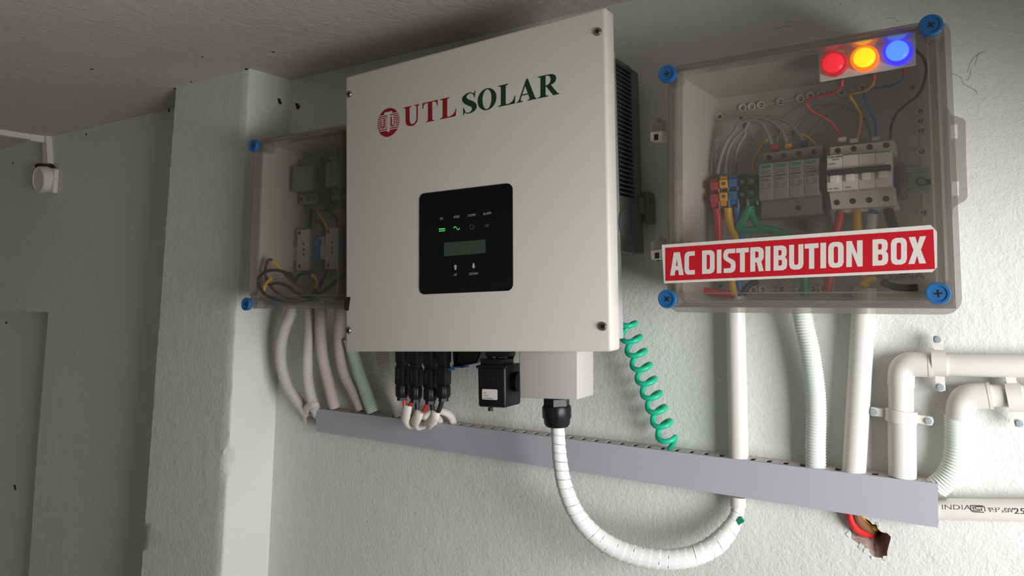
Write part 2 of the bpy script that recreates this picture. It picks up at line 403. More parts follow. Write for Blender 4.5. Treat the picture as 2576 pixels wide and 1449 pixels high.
# ------------------------------------------------------------------ inverter
IY = -.2
inv = thing('solar_inverter', 'large white wall inverter with black display panel and red and green lettering', 'inverter', W(1200, 886, -.1))
mb = MB(); pquad(mb, (868,193), (1523,15), (1538,885), (868,885), IY, IY+.031, .005)
part('front_cover', mb, 'inv', inv)
q = lambda x, y, d=0: W(x, y, IY-d)
HY = IY+.085; hx = W(1557, 400, HY).x
mb = MB().box((-.875, IY+.031, 1.43), (hx, HY, W(1556, 130, HY).z), .002)
part('housing', mb, 'invgrey', inv)
mb = MB(); tl, br_ = W(1500,110,IY+.085), W(1523,640,IY+.085)
xs1 = -.4215; zt, zb = 1.852, 1.556
mb.box((-.86, -.060, zb), (xs1, -.028, zt), .003); mb.box((-.86, -.118, zb), (xs1, -.06, zb+.085), .002)
mb.box((-.86, -.118, zb), (xs1-.02, -.06, zt)); mb.box((-.86, -.118, zt-.006), (xs1, -.06, zt))
sink = part('heat_sink', mb, 'sink', inv)
fin = MB().box((-.012, -.03, -.0009), (.012, .03, .0009))
nfin = 29
copies('cooling_fin', fin, 'sink', sink, [Vector((xs1-.012, -.089, zb+.09+i*(zt-.008-zb-.09)/(nfin-1))) for i in range(nfin)])
mb = MB().box((xs1, -.032, 1.604), (xs1+.012, -.004, 1.655), .002); disc(mb, (xs1+.012, -.019, 1.634), .006, .003, 16, X1); mb.box((xs1-.002, -.05, 1.62), (xs1+.006, -.03, 1.645), .002)
part('mounting_bracket', mb, 'spd', inv)
c = W(1556, 560, -.12); mb = MB(); mb.lathe([(.024, 0), (.024, .002), (.02, .0035)], (xs1-.001, -.100, c.z), X1, 28)
part('side_cap', mb, 'sink', inv)
# allen screws
scr = MB().lathe([(.0062, 0), (.0062, .0012), (.005, .0028), (.0032, .003), (.003, .001), (.0, .0008)], (0, 0, 0), FRONT, 20)
for o in copies('cover_screw', scr, 'steel', inv, [q(879,237), q(1504,80), q(1517,821), q(877,831)]):
    b = BASE[o.name]; part('hex_socket', MB().lathe([(.0026, .0012), (.0026, .0018)], b, FRONT, 6, False), 'sdark', o).location = (0, 0, 0)
mb = MB().box((hx-.001, IY+.04, W(1550,250,IY+.04).z), (hx+.0004, IY+.062, W(1550,180,IY+.04).z)); part('warning_label', mb, 'ty', inv, 'thin yellow warning label on the side')
mb = MB(); pquad(mb, (866,747), (881,747), (876,782), (866,780), IY-.0008, IY+.02); part('tape_patch', mb, 'sdark', inv, 'dark grey tape wrapped over the left edge')

# serif lettering
def cv(pts): return [(x, y) for x, y in pts]
def ell(cx, cy, rx, ry, n=36): return [(cx+rx*cos(2*pi*i/n), cy+ry*sin(2*pi*i/n)) for i in range(n)]
def ribbon(ctr, wd, asp):
    P = smooth([Vector((x, y, 0)) for x, y in ctr], 6); Wd = smooth([Vector((k, 0, 0)) for k in wd], 6)
    L, R = [], []
    for i, p in enumerate(P):
        t = P[min(i+1, len(P)-1)]-P[max(i-1, 0)]; t = Vector((t.x*asp, t.y, 0)).normalized(); nn = Vector((-t.y/asp, t.x, 0))
        L.append(p+nn*Wd[i].x/2); R.append(p-nn*Wd[i].x/2)
    return [(p.x, p.y) for p in L+R[::-1]]
SER = {
 'U': [[[(0,1),(.48,1),(.48,.965),(.41,.95),(.37,.9),(.37,.3),(.40,.17),(.47,.09),(.58,.06),(.69,.10),(.77,.2),(.80,.32),(.80,.9),(.76,.95),(.66,.965),(.66,1),(1,1),(1,.965),(.92,.95),(.88,.9),(.88,.3),(.85,.16),(.76,.05),(.62,-.015),(.46,-.025),(.29,.01),(.18,.09),(.13,.2),(.12,.32),(.12,.9),(.08,.95),(0,.965)]]],
 'T': [[[(0,1),(1,1),(1,.70),(.965,.70),(.93,.85),(.87,.92),(.77,.955),(.64,.955),(.64,.1),(.67,.05),(.78,.035),(.78,0),(.22,0),(.22,.035),(.33,.05),(.36,.1),(.36,.955),(.23,.955),(.13,.92),(.07,.85),(.035,.70),(0,.70)]]],
 'L': [[[(0,1),(.58,1),(.58,.965),(.49,.95),(.44,.9),(.44,.1),(.46,.055),(.52,.045),(.68,.06),(.83,.13),(.92,.24),(.965,.36),(1,.36),(.965,0),(0,0),(0,.035),(.11,.05),(.16,.1),(.16,.9),(.11,.95),(0,.965)]]],
 'O': [[ell(.5,.49,.5,.52), ell(.5,.49,.245,.47)]],
 'A': [[[(0,0),(0,.035),(.06,.05),(.12,.12),(.48,1.03),(.55,1.03),(.9,.11),(.95,.045),(1,.035),(1,0),(.55,0),(.55,.035),(.63,.05),(.645,.10),(.575,.29),(.255,.29),(.19,.12),(.20,.06),(.31,.035),(.31,0)], [(.275,.34),(.555,.34),(.42,.72)]]],
 'R': [[[(0,1),(.5,1),(.70,.975),(.83,.90),(.88,.76),(.84,.62),(.74,.54),(.62,.5),(.92,.09),(.96,.045),(1.02,.035),(1.02,0),(.74,0),(.40,.47),(.37,.47),(.37,.1),(.41,.05),(.5,.035),(.5,0),(0,0),(0,.035),(.09,.05),(.13,.1),(.13,.9),(.09,.95),(0,.965)], [(.37,.52),(.48,.53),(.58,.60),(.62,.75),(.58,.89),(.49,.955),(.37,.955)]]],
 'S': [[ribbon([(.86,.74),(.77,.89),(.60,.972),(.38,.955),(.20,.85),(.17,.73),(.30,.60),(.52,.49),(.74,.38),(.83,.25),(.78,.12),(.60,.03),(.40,.012),(.24,.08),(.12,.28)], [.02,.035,.045,.07,.15,.2,.235,.25,.235,.2,.15,.07,.045,.035,.02], .62)], [[(.83,.70),(.865,.70),(.905,1.03),(.87,1.03),(.80,.90)]], [[(.10,.32),(.135,.32),(.2,.10),(.12,-.04),(.085,-.04)]]],
}
ll = Z(860, 160, 3.68)
def letters(spec, glyphs, y, m, parent, t=.0002, top=None):
    for ch, x0, x1, b0, b1, t0 in spec:
        mb = MB(); fr = frame((x0, b0), (x1, b1), (x0, t0), y)
        for g in glyphs[ch]: mb.flat(g, fr, t)
        part('letter', mb, m, parent)
def ser(ch, x0, x1):
    p = ll((x0, 0), (x1, 0)); a, b = p[0][0], p[1][0]
    base = lambda x: 319.3-.2135*(x-1019)      # baseline and cap line measured on the cover
    cap = lambda x: 270.6-.229*(x-1016)
    return (ch, a, b, base(a), base(b), cap(a))
letters([ser('U', 573, 722), ser('T', 748, 888), ser('L', 910, 1060)], SER, IY-.0001, 'redink', inv)
letters([ser('S', 1112, 1250), ser('O', 1258, 1432), ser('L', 1448, 1607), ser('A', 1620, 1806), ser('R', 1815, 2010)], SER, IY-.0001, 'greenink', inv)
# round emblem
le = Z(940, 220, 10.35)
def eq(x, y): p = le((x, y))[0]; return p
fr = (W(*eq(385, 910), IY), W(*eq(655, 850), IY)-W(*eq(385, 910), IY), W(*eq(385, 540), IY)-W(*eq(385, 910), IY), FRONT)
R_ = fr[2].length; fr = (fr[0], fr[1].normalized()*R_*1.0, fr[2].normalized()*R_, FRONT)
em = part('emblem', MB().flat([ell(0, 0, 1, 1, 48)], fr, .0003), 'redink', inv, 'round red emblem with white stripes and U T L letters')
mb = MB()
for i in range(9):
    v = .56-i*.135; hh = .060; xx = math.sqrt(1-v*v)-.005
    mb.flat([[(-xx, v-hh/2), (xx, v-hh/2), (xx, v+hh/2), (-xx, v+hh/2)]], fr, .0006)
part('stripes', mb, 'paleink', em)
def scale(l, x0, y0, sx, sy): return [(x0+x*sx, y0+y*sy) for x, y in l]
Ub = [(0,1),(0,.2),(.15,.05),(.4,0),(.6,0),(.85,.05),(1,.2),(1,1),(.66,1),(.66,.3),(.58,.22),(.42,.22),(.34,.3),(.34,1)]
Lb = [(0,1),(0,0),(1,0),(1,.25),(.5,.25),(.5,1)]
mb = MB()
mb.flat([[(-.10,-.66),(.10,-.66),(.10,.58),(.34,.58),(.34,.74),(-.34,.74),(-.34,.58),(-.10,.58)]], fr, .0009)
mb.flat([scale(Ub, -.74, -.4, .56, .74)], fr, .0008); mb.flat([scale(Lb, .2, -.4, .46, .78)], fr, .0008)
part('white_letters', mb, 'paleink', em)
mb = MB(); mb.flat([[(-.68,.3),(-.68,-.2),(-.6,-.32),(-.46,-.36),(-.32,-.32),(-.24,-.2),(-.24,.3),(-.32,.3),(-.32,-.18),(-.38,-.26),(-.54,-.26),(-.6,-.18),(-.6,.3)]], fr, .0011)
mb.flat([[(.26,.33),(.26,-.34),(.6,-.34),(.6,-.26),(.36,-.26),(.36,.33)]], fr, .0011)
part('red_letters', mb, 'redink', em)
# display panel
pf = frame((1056,741), (1291,731), (1056,488), IY)
pw, ph = pf[1].length, pf[2].length
qd = [W(1056,741,IY), W(1291,731,IY), W(1290,460,IY), W(1056,488,IY)]
def bil(x, y): return qd[0].lerp(qd[1], x).lerp(qd[3].lerp(qd[2], x), y)
mb = MB(); rim = [(x/pw, y/ph) for x, y in rr(0, 0, pw, ph, .010, 6)]; n = len(rim)
mb.add([bil(*p)+FRONT*.0012 for p in rim]+[bil(*p) for p in rim], [list(range(n))]+[[i, (i+1) % n, n+(i+1) % n, n+i] for i in range(n)])
disp = part('display_panel', mb, 'gloss', inv)
d6 = Z(1020, 440, 4.527); PYD = IY-.0013
def tfr(cx, cy, sl=-.135):
    a = d6((cx, cy))[0]; o = W(*a, PYD); u = (W(a[0]+10, a[1]+10*sl, PYD)-o).normalized(); v = (W(a[0], a[1]-10, PYD)-o).normalized(); return (o, u, v, FRONT)
for s_, x, y in (('DC', 413, 510), ('GRID', 583, 490), ('COMM', 755, 472), ('ALARM', 930, 452)):
    part('indicator_text', MB().text(s_, tfr(x, y, -.12), .0037, .0002, bold=.0, wide=.92), 'whiteink', disp)
for s_, x, y in (('UP', 568, 1150), ('DOWN', 776, 1138)):
    part('button_text', MB().text(s_, tfr(x, y, -.07), .0037, .0002, bold=.0, wide=.92), 'whiteink', disp)
def dpoly(name, loops, m, t=.0003, lab=None):
    o = W(*d6((0, 0))[0], PYD); mb = MB()
    for lp in loops:
        l2 = [[((W(*d6(p)[0], PYD)-o).x, (W(*d6(p)[0], PYD)-o).z) for p in l] for l in lp]
        mb.flat(l2, (o, X1, Z1, FRONT), t)
    return part(name, mb, m, disp, lab)
dpoly('dc_icon', [[[(382,612),(450,608),(450,618),(382,622)]], [[(382,636),(400,634),(400,643),(382,645)]], [[(406,633),(424,632),(424,641),(406,642)]], [[(430,631),(450,630),(450,639),(430,640)]]], 'led')
wav = [(548+i*70/20, 610-2-18*sin(2*pi*i/20)-i*.1) for i in range(21)]
dpoly('grid_icon', [[[(x, y-4) for x, y in wav]+[(x, y+4) for x, y in wav[::-1]]]], 'led')
dpoly('comm_icon', [[[(730,566),(760,562),(783,582),(783,610),(730,616)], [(736,571),(736,610),(777,605),(777,585),(757,568)]], [[(745,618),(770,616),(762,624),(752,625)]]], 'greyink')
dpoly('alarm_icon', [[[(918,560),(938,556),(940,592),(916,594)]], [[(904,565),(910,564),(910,590),(904,588)]], [[(946,560),(952,562),(952,586),(946,588)]]], 'greyink')
dpoly('lcd_screen', [[[(440,773),(912,735),(912,890),(440,928)]]], 'lcd', .0002)
dpoly('up_arrow', [[[(560,1082),(560,1048),(550,1048),(569,1019),(588,1046),(578,1046),(578,1081)]]], 'whiteink')
dpoly('down_arrow', [[[(767,1006),(784,1005),(784,1036),(796,1036),(776,1069),(757,1038),(767,1038)]]], 'whiteink')

# terminal cover and gland under the inverter
mb = MB(); TYF, TYB = -.165, -.112
pquad(mb, (1305,878), (1453,878), (1453,1006), (1307,1001), TYF, TYB, .002)
tc_ = part('terminal_cover', mb, 'invgrey', inv, 'pale grey terminal cover')
gx = W(1399, 1030, -.14); zt0 = W(1399, 1004, -.14).z
g = thing('cable_gland', 'black ribbed cable gland screwed under the pale grey terminal cover', 'cable gland', (gx.x, -.138, zt0-.04))
GR = .0205
mb = MB().lathe([(GR*.97, .001), (GR*.97, -.009), (GR*.9, -.0095)], (gx.x, -.138, zt0), Z1, 6, False); part('hex_collar', mb, 'black', g)
ax0 = Vector((gx.x, -.138, zt0-.0095)); prof = []
mb = MB(); nn = 48
for r_, h in ((1.0, 0), (1.03, -.002), (1.03, -.0165), (.95, -.0195), (.93, -.026), (.78, -.030), (.5, -.0305)):
    prof.append([ax0+Vector((cos(2*pi*k/nn), sin(2*pi*k/nn), 0))*GR*r_*(1+(.02 if (k % 4 < 2 and -.018 < h < -.001) else 0))+Z1*h for k in range(nn)])
mb.add([v for R in prof for v in R], [[i*nn+k, i*nn+(k+1) % nn, (i+1)*nn+(k+1) % nn, (i+1)*nn+k] for i in range(6) for k in range(nn)])
mb.add(prof[-1], [list(range(nn))]); mb.add(prof[0], [list(range(nn))[::-1]])
part('sealing_nut', mb, 'black', g)

# dc isolator knob
mb = MB(); pquad(mb, (1136,880), (1210,880), (1199,914), (1139,926), -.118, -.07, .004); sw = part('isolator_knob', mb, 'gloss', inv, 'dark blue-black rotary isolator knob')
mb = MB(); pbox(mb, 1137,919,1165,925,-.117,-.100,.001); pbox(mb, 1106,926,1133,932,-.126,-.112,.001); part('blue_ring', mb, 'blue', sw, 'blue release ring')

# four plug connectors
CX = [(1012,0), (1046,5), (1083,9), (1116,2)]
for i, (px, dy) in enumerate(CX):
    y = -.125
    c = W(px, 940, y); z = lambda p: W(px, p+dy, y).z
    t = thing('plug_connector', ['leftmost of the four black plug connectors under the inverter', 'second black plug connector from the left under the inverter', 'third black plug connector from the left under the inverter', 'rightmost of the four black plug connectors, beside the isolator knob'][i], 'connector', (c.x, y, z(1003)), 'black plug connectors under the inverter')
    R_ = .0098
    mb = MB(); r1 = R_
    mb.box((c.x-R_, y-R_, z(912)), (c.x+R_, y+R_, W(px, 884, y).z+.012), .003); mb.box((c.x-R_*.8, y-R_*.8, z(920)), (c.x+R_*.8, y+R_*.8, z(908)), .001)
    part('socket', mb, 'black', t)
    mb = MB(); mb.box((c.x-R_*1.02, y-R_*1.02, z(968)), (c.x+R_*1.02, y+R_*1.02, z(918)), .0035, 2)
    mb.box((c.x-R_*.5, y-R_*1.25, z(955)), (c.x+R_*.1, y-R_, z(925)), .001); part('body', mb, 'black', t)
    mb = MB(); nn = 40; rings = []
    for r_, h in ((1.0, z(967)), (1.16, z(971)), (1.14, z(993)), (.92, z(999))):
        rings.append([Vector((c.x+cos(2*pi*k/nn)*R_*r_*(1+(.05 if k % 4 < 2 else 0)), y+sin(2*pi*k/nn)*R_*r_*(1+(.05 if k % 4 < 2 else 0)), h)) for k in range(nn)])
    mb.add([v for R in rings for v in R], [[a*nn+k, a*nn+(k+1) % nn, (a+1)*nn+(k+1) % nn, (a+1)*nn+k] for a in range(3) for k in range(nn)]); mb.add(rings[-1], [list(range(nn))]); mb.add(rings[0], [list(range(nn))])
    part('ribbed_nut', mb, 'black', t)
    part('hex_end', MB().lathe([(R_*.86, 0), (R_*.86, -.006)], (c.x, y, z(998)), Z1, 6, False), 'black', t)

# data logger stick
dl = thing('data_logger', 'small black communication module with a white label hanging under the inverter', 'communication module', W(1250, 1026, -.13))
mb = MB(); pquad(mb, (1200,922), (1270,922), (1271,1027), (1202,1024), -.165, -.118, .004); hs = part('housing', mb, 'black', dl)
mb = MB(); pquad(mb, (1197,919), (1273,920), (1273,927), (1197,926), -.166, -.116, .0008); part('lid_flange', mb, 'black', dl)
mb = MB(); pbox(mb, 1208,903,1262,921,-.160,-.125,.001); pbox(mb, 1219,884,1272,898,-.155,-.125,.002); mb.lathe([(.009, 0), (.009, .012)], W(1240,905,-.142), Z1, 20); mb.lathe([(.005, 0), (.0075, .014)], W(1285,902,-.13), Z1, 16); part('plug_neck', mb, 'black', dl)
mb = MB(); mb.lathe([(.004, 0), (.004, -.005)], W(1234,1025,-.142), Z1, 12); part('reset_button', mb, 'soft', dl)
c = W(1296, 958, -.128); mb = MB(); mb.lathe([(.013, 0), (.015, .003), (.015, .012)], (c.x+.001, -.135, c.z), X1, 24); part('cable_cap', mb, 'black', dl)
l8 = Z(1160, 860, 6.037)
lf = lambda x, y, d=-.1657: W(*l8((x, y))[0], d)
mb = MB(); o = lf(320, 872); u = lf(552, 884)-o; v = lf(320, 714)-o; aw, ah = u.length, v.length
mb.flat([[(x/aw, y/ah) for x, y in rr(0, 0, aw, ah, .0018, 4)]], (o, u, v, FRONT), .0003); lab = part('label', mb, 'sign_white', dl, 'white serial number label')
def ltxt(s_, x, y, h, m, par, al='LEFT'):
    o = lf(x, y, -.1661); u = (lf(x+100, y+6, -.1661)-o).normalized(); part('label_text', MB().text(s_, (o, u, Z1, FRONT), h, .0002, al, .01), m, par)
ltxt('SN: GCB10A040C1B', 338, 860, .0014, 'inkdark', lab); ltxt('MODEL', 345, 780, .0011, 'inkdark', lab); ltxt('PMD: Module', 345, 816, .0011, 'inkdark', lab)
mb = MB(); o = lf(300, 690); fr = (o, lf(560, 700)-o, lf(300, 510)-o, FRONT)
mb.flat([rr(0, 0, 1, 1, .08), rr(.02, .025, .98, .975, .07)], fr, .0004); part('indicator_window', mb, 'soft', hs)
for s_, x in (('NET', 330), ('COM', 403), ('READY', 468)):
    o = lf(x, 565, -.1658); part('indicator_text', MB().text(s_, (o, X1, Z1, FRONT), .0013, .0002, 'LEFT', .0), 'greyink', hs)
copies('indicator_led', MB().lathe([(.0012, 0), (.0012, .0006)], (0, 0, 0), FRONT, 10), 'soft', hs, [lf(345, 605), lf(425, 603), lf(498, 603)])

# ------------------------------------------------------------------ distribution boxes
YR, YC = -.15, -.18                       # rim plane and cover front
UL, UR, VB, VT = -.3235, -.0065, 1.4865, 1.8000
def clear_box(name, label, mapf, uo, UR=UR):
    b = thing(name, label, 'distribution box', mapf(Vector(((UL+UR)/2+uo, 0, VB-.015))))
    def P(x, y, z): return mapf(Vector((x+uo, y, z)))
    # tray: tapered grey shell open to the front
    o0 = (UL-.006, VB-.010, UR+.006, VT+.006); o1 = (UL+.017, VB-.004, UR-.010, VT-.006)
    def ring(rect, y, ins=0): return [P(x, y, z) for x, z in ((rect[0]+ins, rect[1]+ins), (rect[2]-ins, rect[1]+ins), (rect[2]-ins, rect[3]-ins), (rect[0]+ins, rect[3]-ins))]
    mb = MB(); R_ = [ring(o0, YR), ring(o1, -.004), ring(o1, -.020, .003), ring(o0, YR, .003)]
    mb.add([v for r in R_ for v in r], [[0,1,5,4],[1,2,6,5],[2,3,7,6],[3,0,4,7],[4,5,6,7],[8,9,10,11],[8,9,13,12],[9,10,14,13],[10,11,15,14],[11,8,12,15],[12,13,1,0],[13,14,2,1],[14,15,3,2],[15,12,0,3]])
    tray = part('tray', mb, 'tray', b)
    # rim: two stepped clear frames
    def rect_ring(out, inn, rad, y0, y1):
        mb = MB(); a = rr(*out, rad, 5); c = rr(*inn, max(.002, rad-.006), 5); n = len(a)
        vs_ = [P(x, y, z) for l, y in ((a, y1), (c, y1), (a, y0), (c, y0)) for x, z in l]
        fs = []
        for i in range(n):
            j = (i+1) % n; fs += [[i, j, n+j, n+i], [2*n+i, 3*n+i, 3*n+j, 2*n+j], [i, 2*n+i, 2*n+j, j], [n+i, n+j, 3*n+j, 3*n+i]]
        mb.add(vs_, fs); return mb
    part('rim', rect_ring((UL-.010, VB-.0165, UR+.012, VT+.010), (UL-.002, VB-.004, UR+.0, VT+.002), .018, YR, YR-.008), 'rim', b)
    part('gasket_rim', rect_ring((UL-.004, VB-.0085, UR+.006, VT+.005), (UL+.004, VB-.0005, UR-.003, VT-.002), .014, YR-.008, YR-.013), 'rim', b)
    # cover: clear front panel with scooped corners
    def outline(ins):
        r = .020; pts = []
        for cx, cz, a0, a1 in ((UL+ins, VB+ins, 90, 0), (UR-ins, VB+ins, 180, 90), (UR-ins, VT-ins, 270, 180), (UL+ins, VT-ins, 360, 270)):
            pts += [(cx+r*cos(radians(a0+(a1-a0)*k/6)), cz+r*sin(radians(a0+(a1-a0)*k/6))) for k in range(7)]
        return pts
    A, B = outline(0), outline(.0025); n = len(A); mb = MB()
    mb.flat([A], (P(0, 0, 0)*0, X1, Z1, FRONT), 0) if False else None
    tris = tessellate_polygon([[Vector((x, z, 0)) for x, z in B]])
    mb.add([P(x, YC, z) for x, z in B], [list(t) for t in tris])
    mb.add([P(x, YC, z) for x, z in B]+[P(x, YC+.003, z) for x, z in A]+[P(x, YR-.012, z) for x, z in A], [[i, (i+1) % n, n+(i+1) % n, n+i] for i in range(n)]+[[n+i, n+(i+1) % n, 2*n+(i+1) % n, 2*n+i] for i in range(n)])
    part('cover', mb, 'cover', b, 'clear cover')
    inner = rect_ring((UL+.010, VB+.008, UR-.010, VT-.006), (UL+.0115, VB+.0095, UR-.0115, VT-.0075), .004, YC+.001, YC+.022); part('cover_ridge', inner, 'rim', b)
    return b, tray, P
SH = lambda p: Vector((p.x+.040*(p.z-1.645), p.y, p.z))
acb, actray, PA = clear_box('ac_distribution_box', 'clear-fronted wall box with a red AC DISTRIBUTION BOX sign and three lit lamps', SH, 0)
dcb, dctray, PD = clear_box('dc_distribution_box', 'dim clear-fronted box half hidden behind the left side of the inverter', lambda p: p, -.866, -.064)
def box_screws(b, places):
    for c, ang in places:
        mb = MB().lathe([(.0075, .0205), (.0075, .022), (.0116, .0225), (.0121, .0238), (.0121, .0298), (.0115, .031), (.0088, .031), (.0085, .0300), (.0, .0300)], (c.x, YC+.014, c.z), FRONT, 40)
        s_ = part('cover_screw', mb, 'blue', b, 'blue cross-head cover screw')
        mb = MB(); fr = (Vector((c.x, YC-.0159, c.z)), Vector((cos(ang), 0, sin(ang))), Vector((-sin(ang), 0, cos(ang))), FRONT)
        mb.flat([[(-.0042, -.0009), (.0042, -.0009), (.0042, .0009), (-.0042, .0009)]], fr, .0002); mb.flat([[(-.0009, -.0042), (.0009, -.0042), (.0009, .0042), (-.0009, .0042)]], fr, .00025)
        part('cross_slot', mb, 'sdark', s_)
        part('screw_post', MB().lathe([(.0092, 0), (.0092, .028)], (c.x+.0, YR+.002, c.z), FRONT, 24), 'rim', b)
SY = YC-.012
box_screws(acb, [(W(1680,187,SY), .15), (W(2342,65,SY), .5), (W(2360,738,SY), .05), (W(1680,752,SY), .75)])
box_screws(dcb, [(W(640,367,SY), .3), (W(622,765,SY), .2)])
# mounting lug with two openings on the right, hinge clips on the left
f_ = Z(2380, 270, 5.175); YL = YR-.004
def lp(l, y=YL): return [(W(*f_(p)[0], y).x, W(*f_(p)[0], y).z) for p in l]
mb = MB(); mb.flat([lp([(5,20),(40,50),(60,105),(160,140),(225,160),(255,200),(262,700),(280,1170),(250,1220),(120,1290),(90,1330),(85,1440),(30,1440),(10,700)]), lp([(60,235),(148,230),(152,415),(62,425)]), lp([(75,975),(165,970),(168,1155),(78,1160)])], (Vector((0, YL, 0)), X1, Z1, FRONT), .006)
part('mounting_lug', mb, 'rim', acb, 'clear side lug with two oblong holes')
for px, py in ((1651, 330), (1653, 628)):
    mb = MB(); pquad(mb, (px-17, py+2), (px+16, py-2), (px+16, py+22), (px-15, py+26), -.135, -.115, .002); k1 = part('hinge_clip', mb, 'milk', acb, 'white hinge clip')
    mb = MB(); pquad(mb, (px-6, py+8), (px+5, py+7), (px+5, py+22), (px-6, py+23), -.1352, -.134); part('notch', mb, 'soft', k1)
    mb = MB(); pquad(mb, (px-17, py-22), (px+18, py-30), (px+18, py-2), (px-17, py+2), -.132, -.118, .002); pbox(mb, px-4, py-34, px+8, py-24, -.134, -.12, .001); part('hinge_lug', mb, 'rim', k1)
# moulded bosses on the back plate
YB = -.0205
boss = MB().lathe([(.0058, 0), (.0058, .0035), (.0040, .0035), (.0034, .0005), (0, .0004)], (0, 0, 0), FRONT, 18)
bhole = MB().lathe([(.0026, .0006), (.0026, .0009)], (0, 0, 0), FRONT, 14)
bp = [(1869,272),(1892,269),(1915,265),(1964,257),(2014,249),(2039,242),(2066,239),(2117,233),(2169,222),(2315,281),(2315,305),(2316,330),(2318,382),(2323,535),(1811,294),(1798,351),(1798,372),(1798,395),(1798,439),(1896,730),(1919,729),(1967,728),(2013,728),(2045,727),(2071,725)]
copies('boss', boss, 'boss', actray, [W(x, y, YB) for x, y in bp])
copies('boss_hole', bhole, 'bossh', actray, [W(x, y, YB-.0003) for x, y in bp]+[W(x, y, YB+.0008) for x, y in ((2296,220),(1864,297),(1813,719))])
for a, b_ in (((1869,272),(1915,265)), ((1915,265),(2169,222)), ((2315,281),(2323,560)), ((1798,351),(1800,600)), ((1896,730),(2071,725))):
    mb = MB().tube([W(*a, YB-.0008), W(*b_, YB-.0008)], .0011, 6); part('rib', mb, 'boss', actray)
o = W(2198, 707, YB); u = (W(2290, 703, YB)-o).normalized(); part('moulded_text', MB().text('POSINA', (o, u, Z1, FRONT), .0105, .0008, 'LEFT', .02, 1.15), 'spd', actray)
# the stuck-on sign
SGY = YC-.0006
so = W(1671, 713, SGY); su = W(2352, 684, SGY)-so; sv = W(1665, 616, SGY)-so
sw_, sh_ = su.length, sv.length
svr = (sv-su*(sv.dot(su)/su.dot(su))).normalized()*(W(2351,566,SGY)-W(2352,684,SGY)).length*.5+ (sv-su*(sv.dot(su)/su.dot(su))).normalized()*sh_*.5
q4 = [so, W(2358, 684, SGY), W(2354, 565, SGY), W(1665, 616, SGY)]
def sg(x, y, d=0): return q4[0].lerp(q4[1], x).lerp(q4[3].lerp(q4[2], x), y)+FRONT*d
mb = MB(); out = [(0, 0), (.985, 0), (1, .1), (1.003, .85), (.985, 1), (0, 1)]
n = len(out); mb.add([sg(x, y, .0006) for x, y in out]+[sg(x, y) for x, y in out], [list(range(n)), [n+i for i in range(n)][::-1]]+[[i, (i+1) % n, n+(i+1) % n, n+i] for i in range(n)])
sign = part('warning_sign', mb, 'sign_white', acb, 'red and white sticker sign reading AC DISTRIBUTION BOX')
z4 = Z(1620, 550, 3.1415)
rq = [W(*z4(p)[0], SGY-.0007) for p in ((172,493),(2300,398),(2287,85),(170,231))]
mb = MB(); mb.add([p for p in rq]+[p+FRONT*.0003 for p in rq], [[4,5,6,7],[0,1,5,4],[1,2,6,5],[2,3,7,6],[3,0,4,7]]); part('red_field', mb, 'sign_red', sign)
G = {
 'A': [[[(0,0),(.27,1),(.73,1),(1,0),(.66,0),(.61,.22),(.39,.22),(.34,0)], [(.435,.4),(.565,.4),(.5,.74)]]],
 'C': [[[(1,1),(.32,1),(.1,.94),(0,.8),(0,.2),(.1,.06),(.32,0),(1,0),(1,.19),(.5,.19),(.43,.26),(.43,.74),(.5,.81),(1,.81)]]],
 'D': [[[(0,0),(.68,0),(.91,.06),(1,.19),(1,.81),(.91,.94),(.68,1),(0,1)], [(.37,.19),(.57,.19),(.63,.25),(.63,.75),(.57,.81),(.37,.81)]]],
 'I': [[[(0,0),(1,0),(1,1),(0,1)]]],
 'S': [[[(.97,1),(.3,1),(.09,.94),(0,.8),(0,.66),(.1,.54),(.53,.40),(.62,.34),(.62,.25),(.55,.19),(.03,.19),(.03,0),(.68,0),(.91,.06),(1,.2),(1,.38),(.9,.5),(.45,.64),(.37,.69),(.37,.76),(.44,.81),(.97,.81)]]],
 'T': [[[(0,1),(1,1),(1,.81),(.69,.81),(.69,0),(.31,0),(.31,.81),(0,.81)]]],
 'R': [[[(0,0),(0,1),(.68,1),(.91,.94),(1,.82),(1,.56),(.92,.46),(.82,.41),(1,0),(.64,0),(.48,.38),(.37,.38),(.37,0)], [(.37,.56),(.55,.56),(.62,.61),(.62,.77),(.55,.82),(.37,.82)]]],
 'B': [[[(0,0),(.7,0),(.92,.06),(1,.19),(1,.39),(.94,.48),(.84,.52),(.93,.57),(.97,.66),(.97,.83),(.89,.94),(.67,1),(0,1)], [(.36,.19),(.56,.19),(.63,.24),(.63,.37),(.56,.42),(.36,.42)], [(.36,.6),(.54,.6),(.6,.65),(.6,.77),(.54,.82),(.36,.82)]]],
 'U': [[[(0,1),(0,.2),(.09,.06),(.3,0),(.7,0),(.91,.06),(1,.2),(1,1),(.65,1),(.65,.25),(.59,.19),(.41,.19),(.35,.25),(.35,1)]]],
 'O': [[[(.3,0),(.7,0),(.91,.06),(1,.2),(1,.8),(.91,.94),(.7,1),(.3,1),(.09,.94),(0,.8),(0,.2),(.09,.06)], [(.42,.18),(.58,.18),(.64,.24),(.64,.76),(.58,.82),(.42,.82),(.36,.76),(.36,.24)]]],
 'N': [[[(0,0),(0,1),(.33,1),(.66,.46),(.66,1),(1,1),(1,0),(.69,0),(.34,.57),(.34,0)]]],
 'X': [[[(0,0),(.3,.51),(.02,1),(.4,1),(.52,.72),(.65,1),(1,1),(.71,.51),(1,0),(.62,0),(.5,.30),(.36,0)]]],
}
base = lambda x: 450-(x-207)*(450-353)/(2230-207)
capl = lambda x: 268-(x-232)*(268-138)/(2222-232)
spec = []
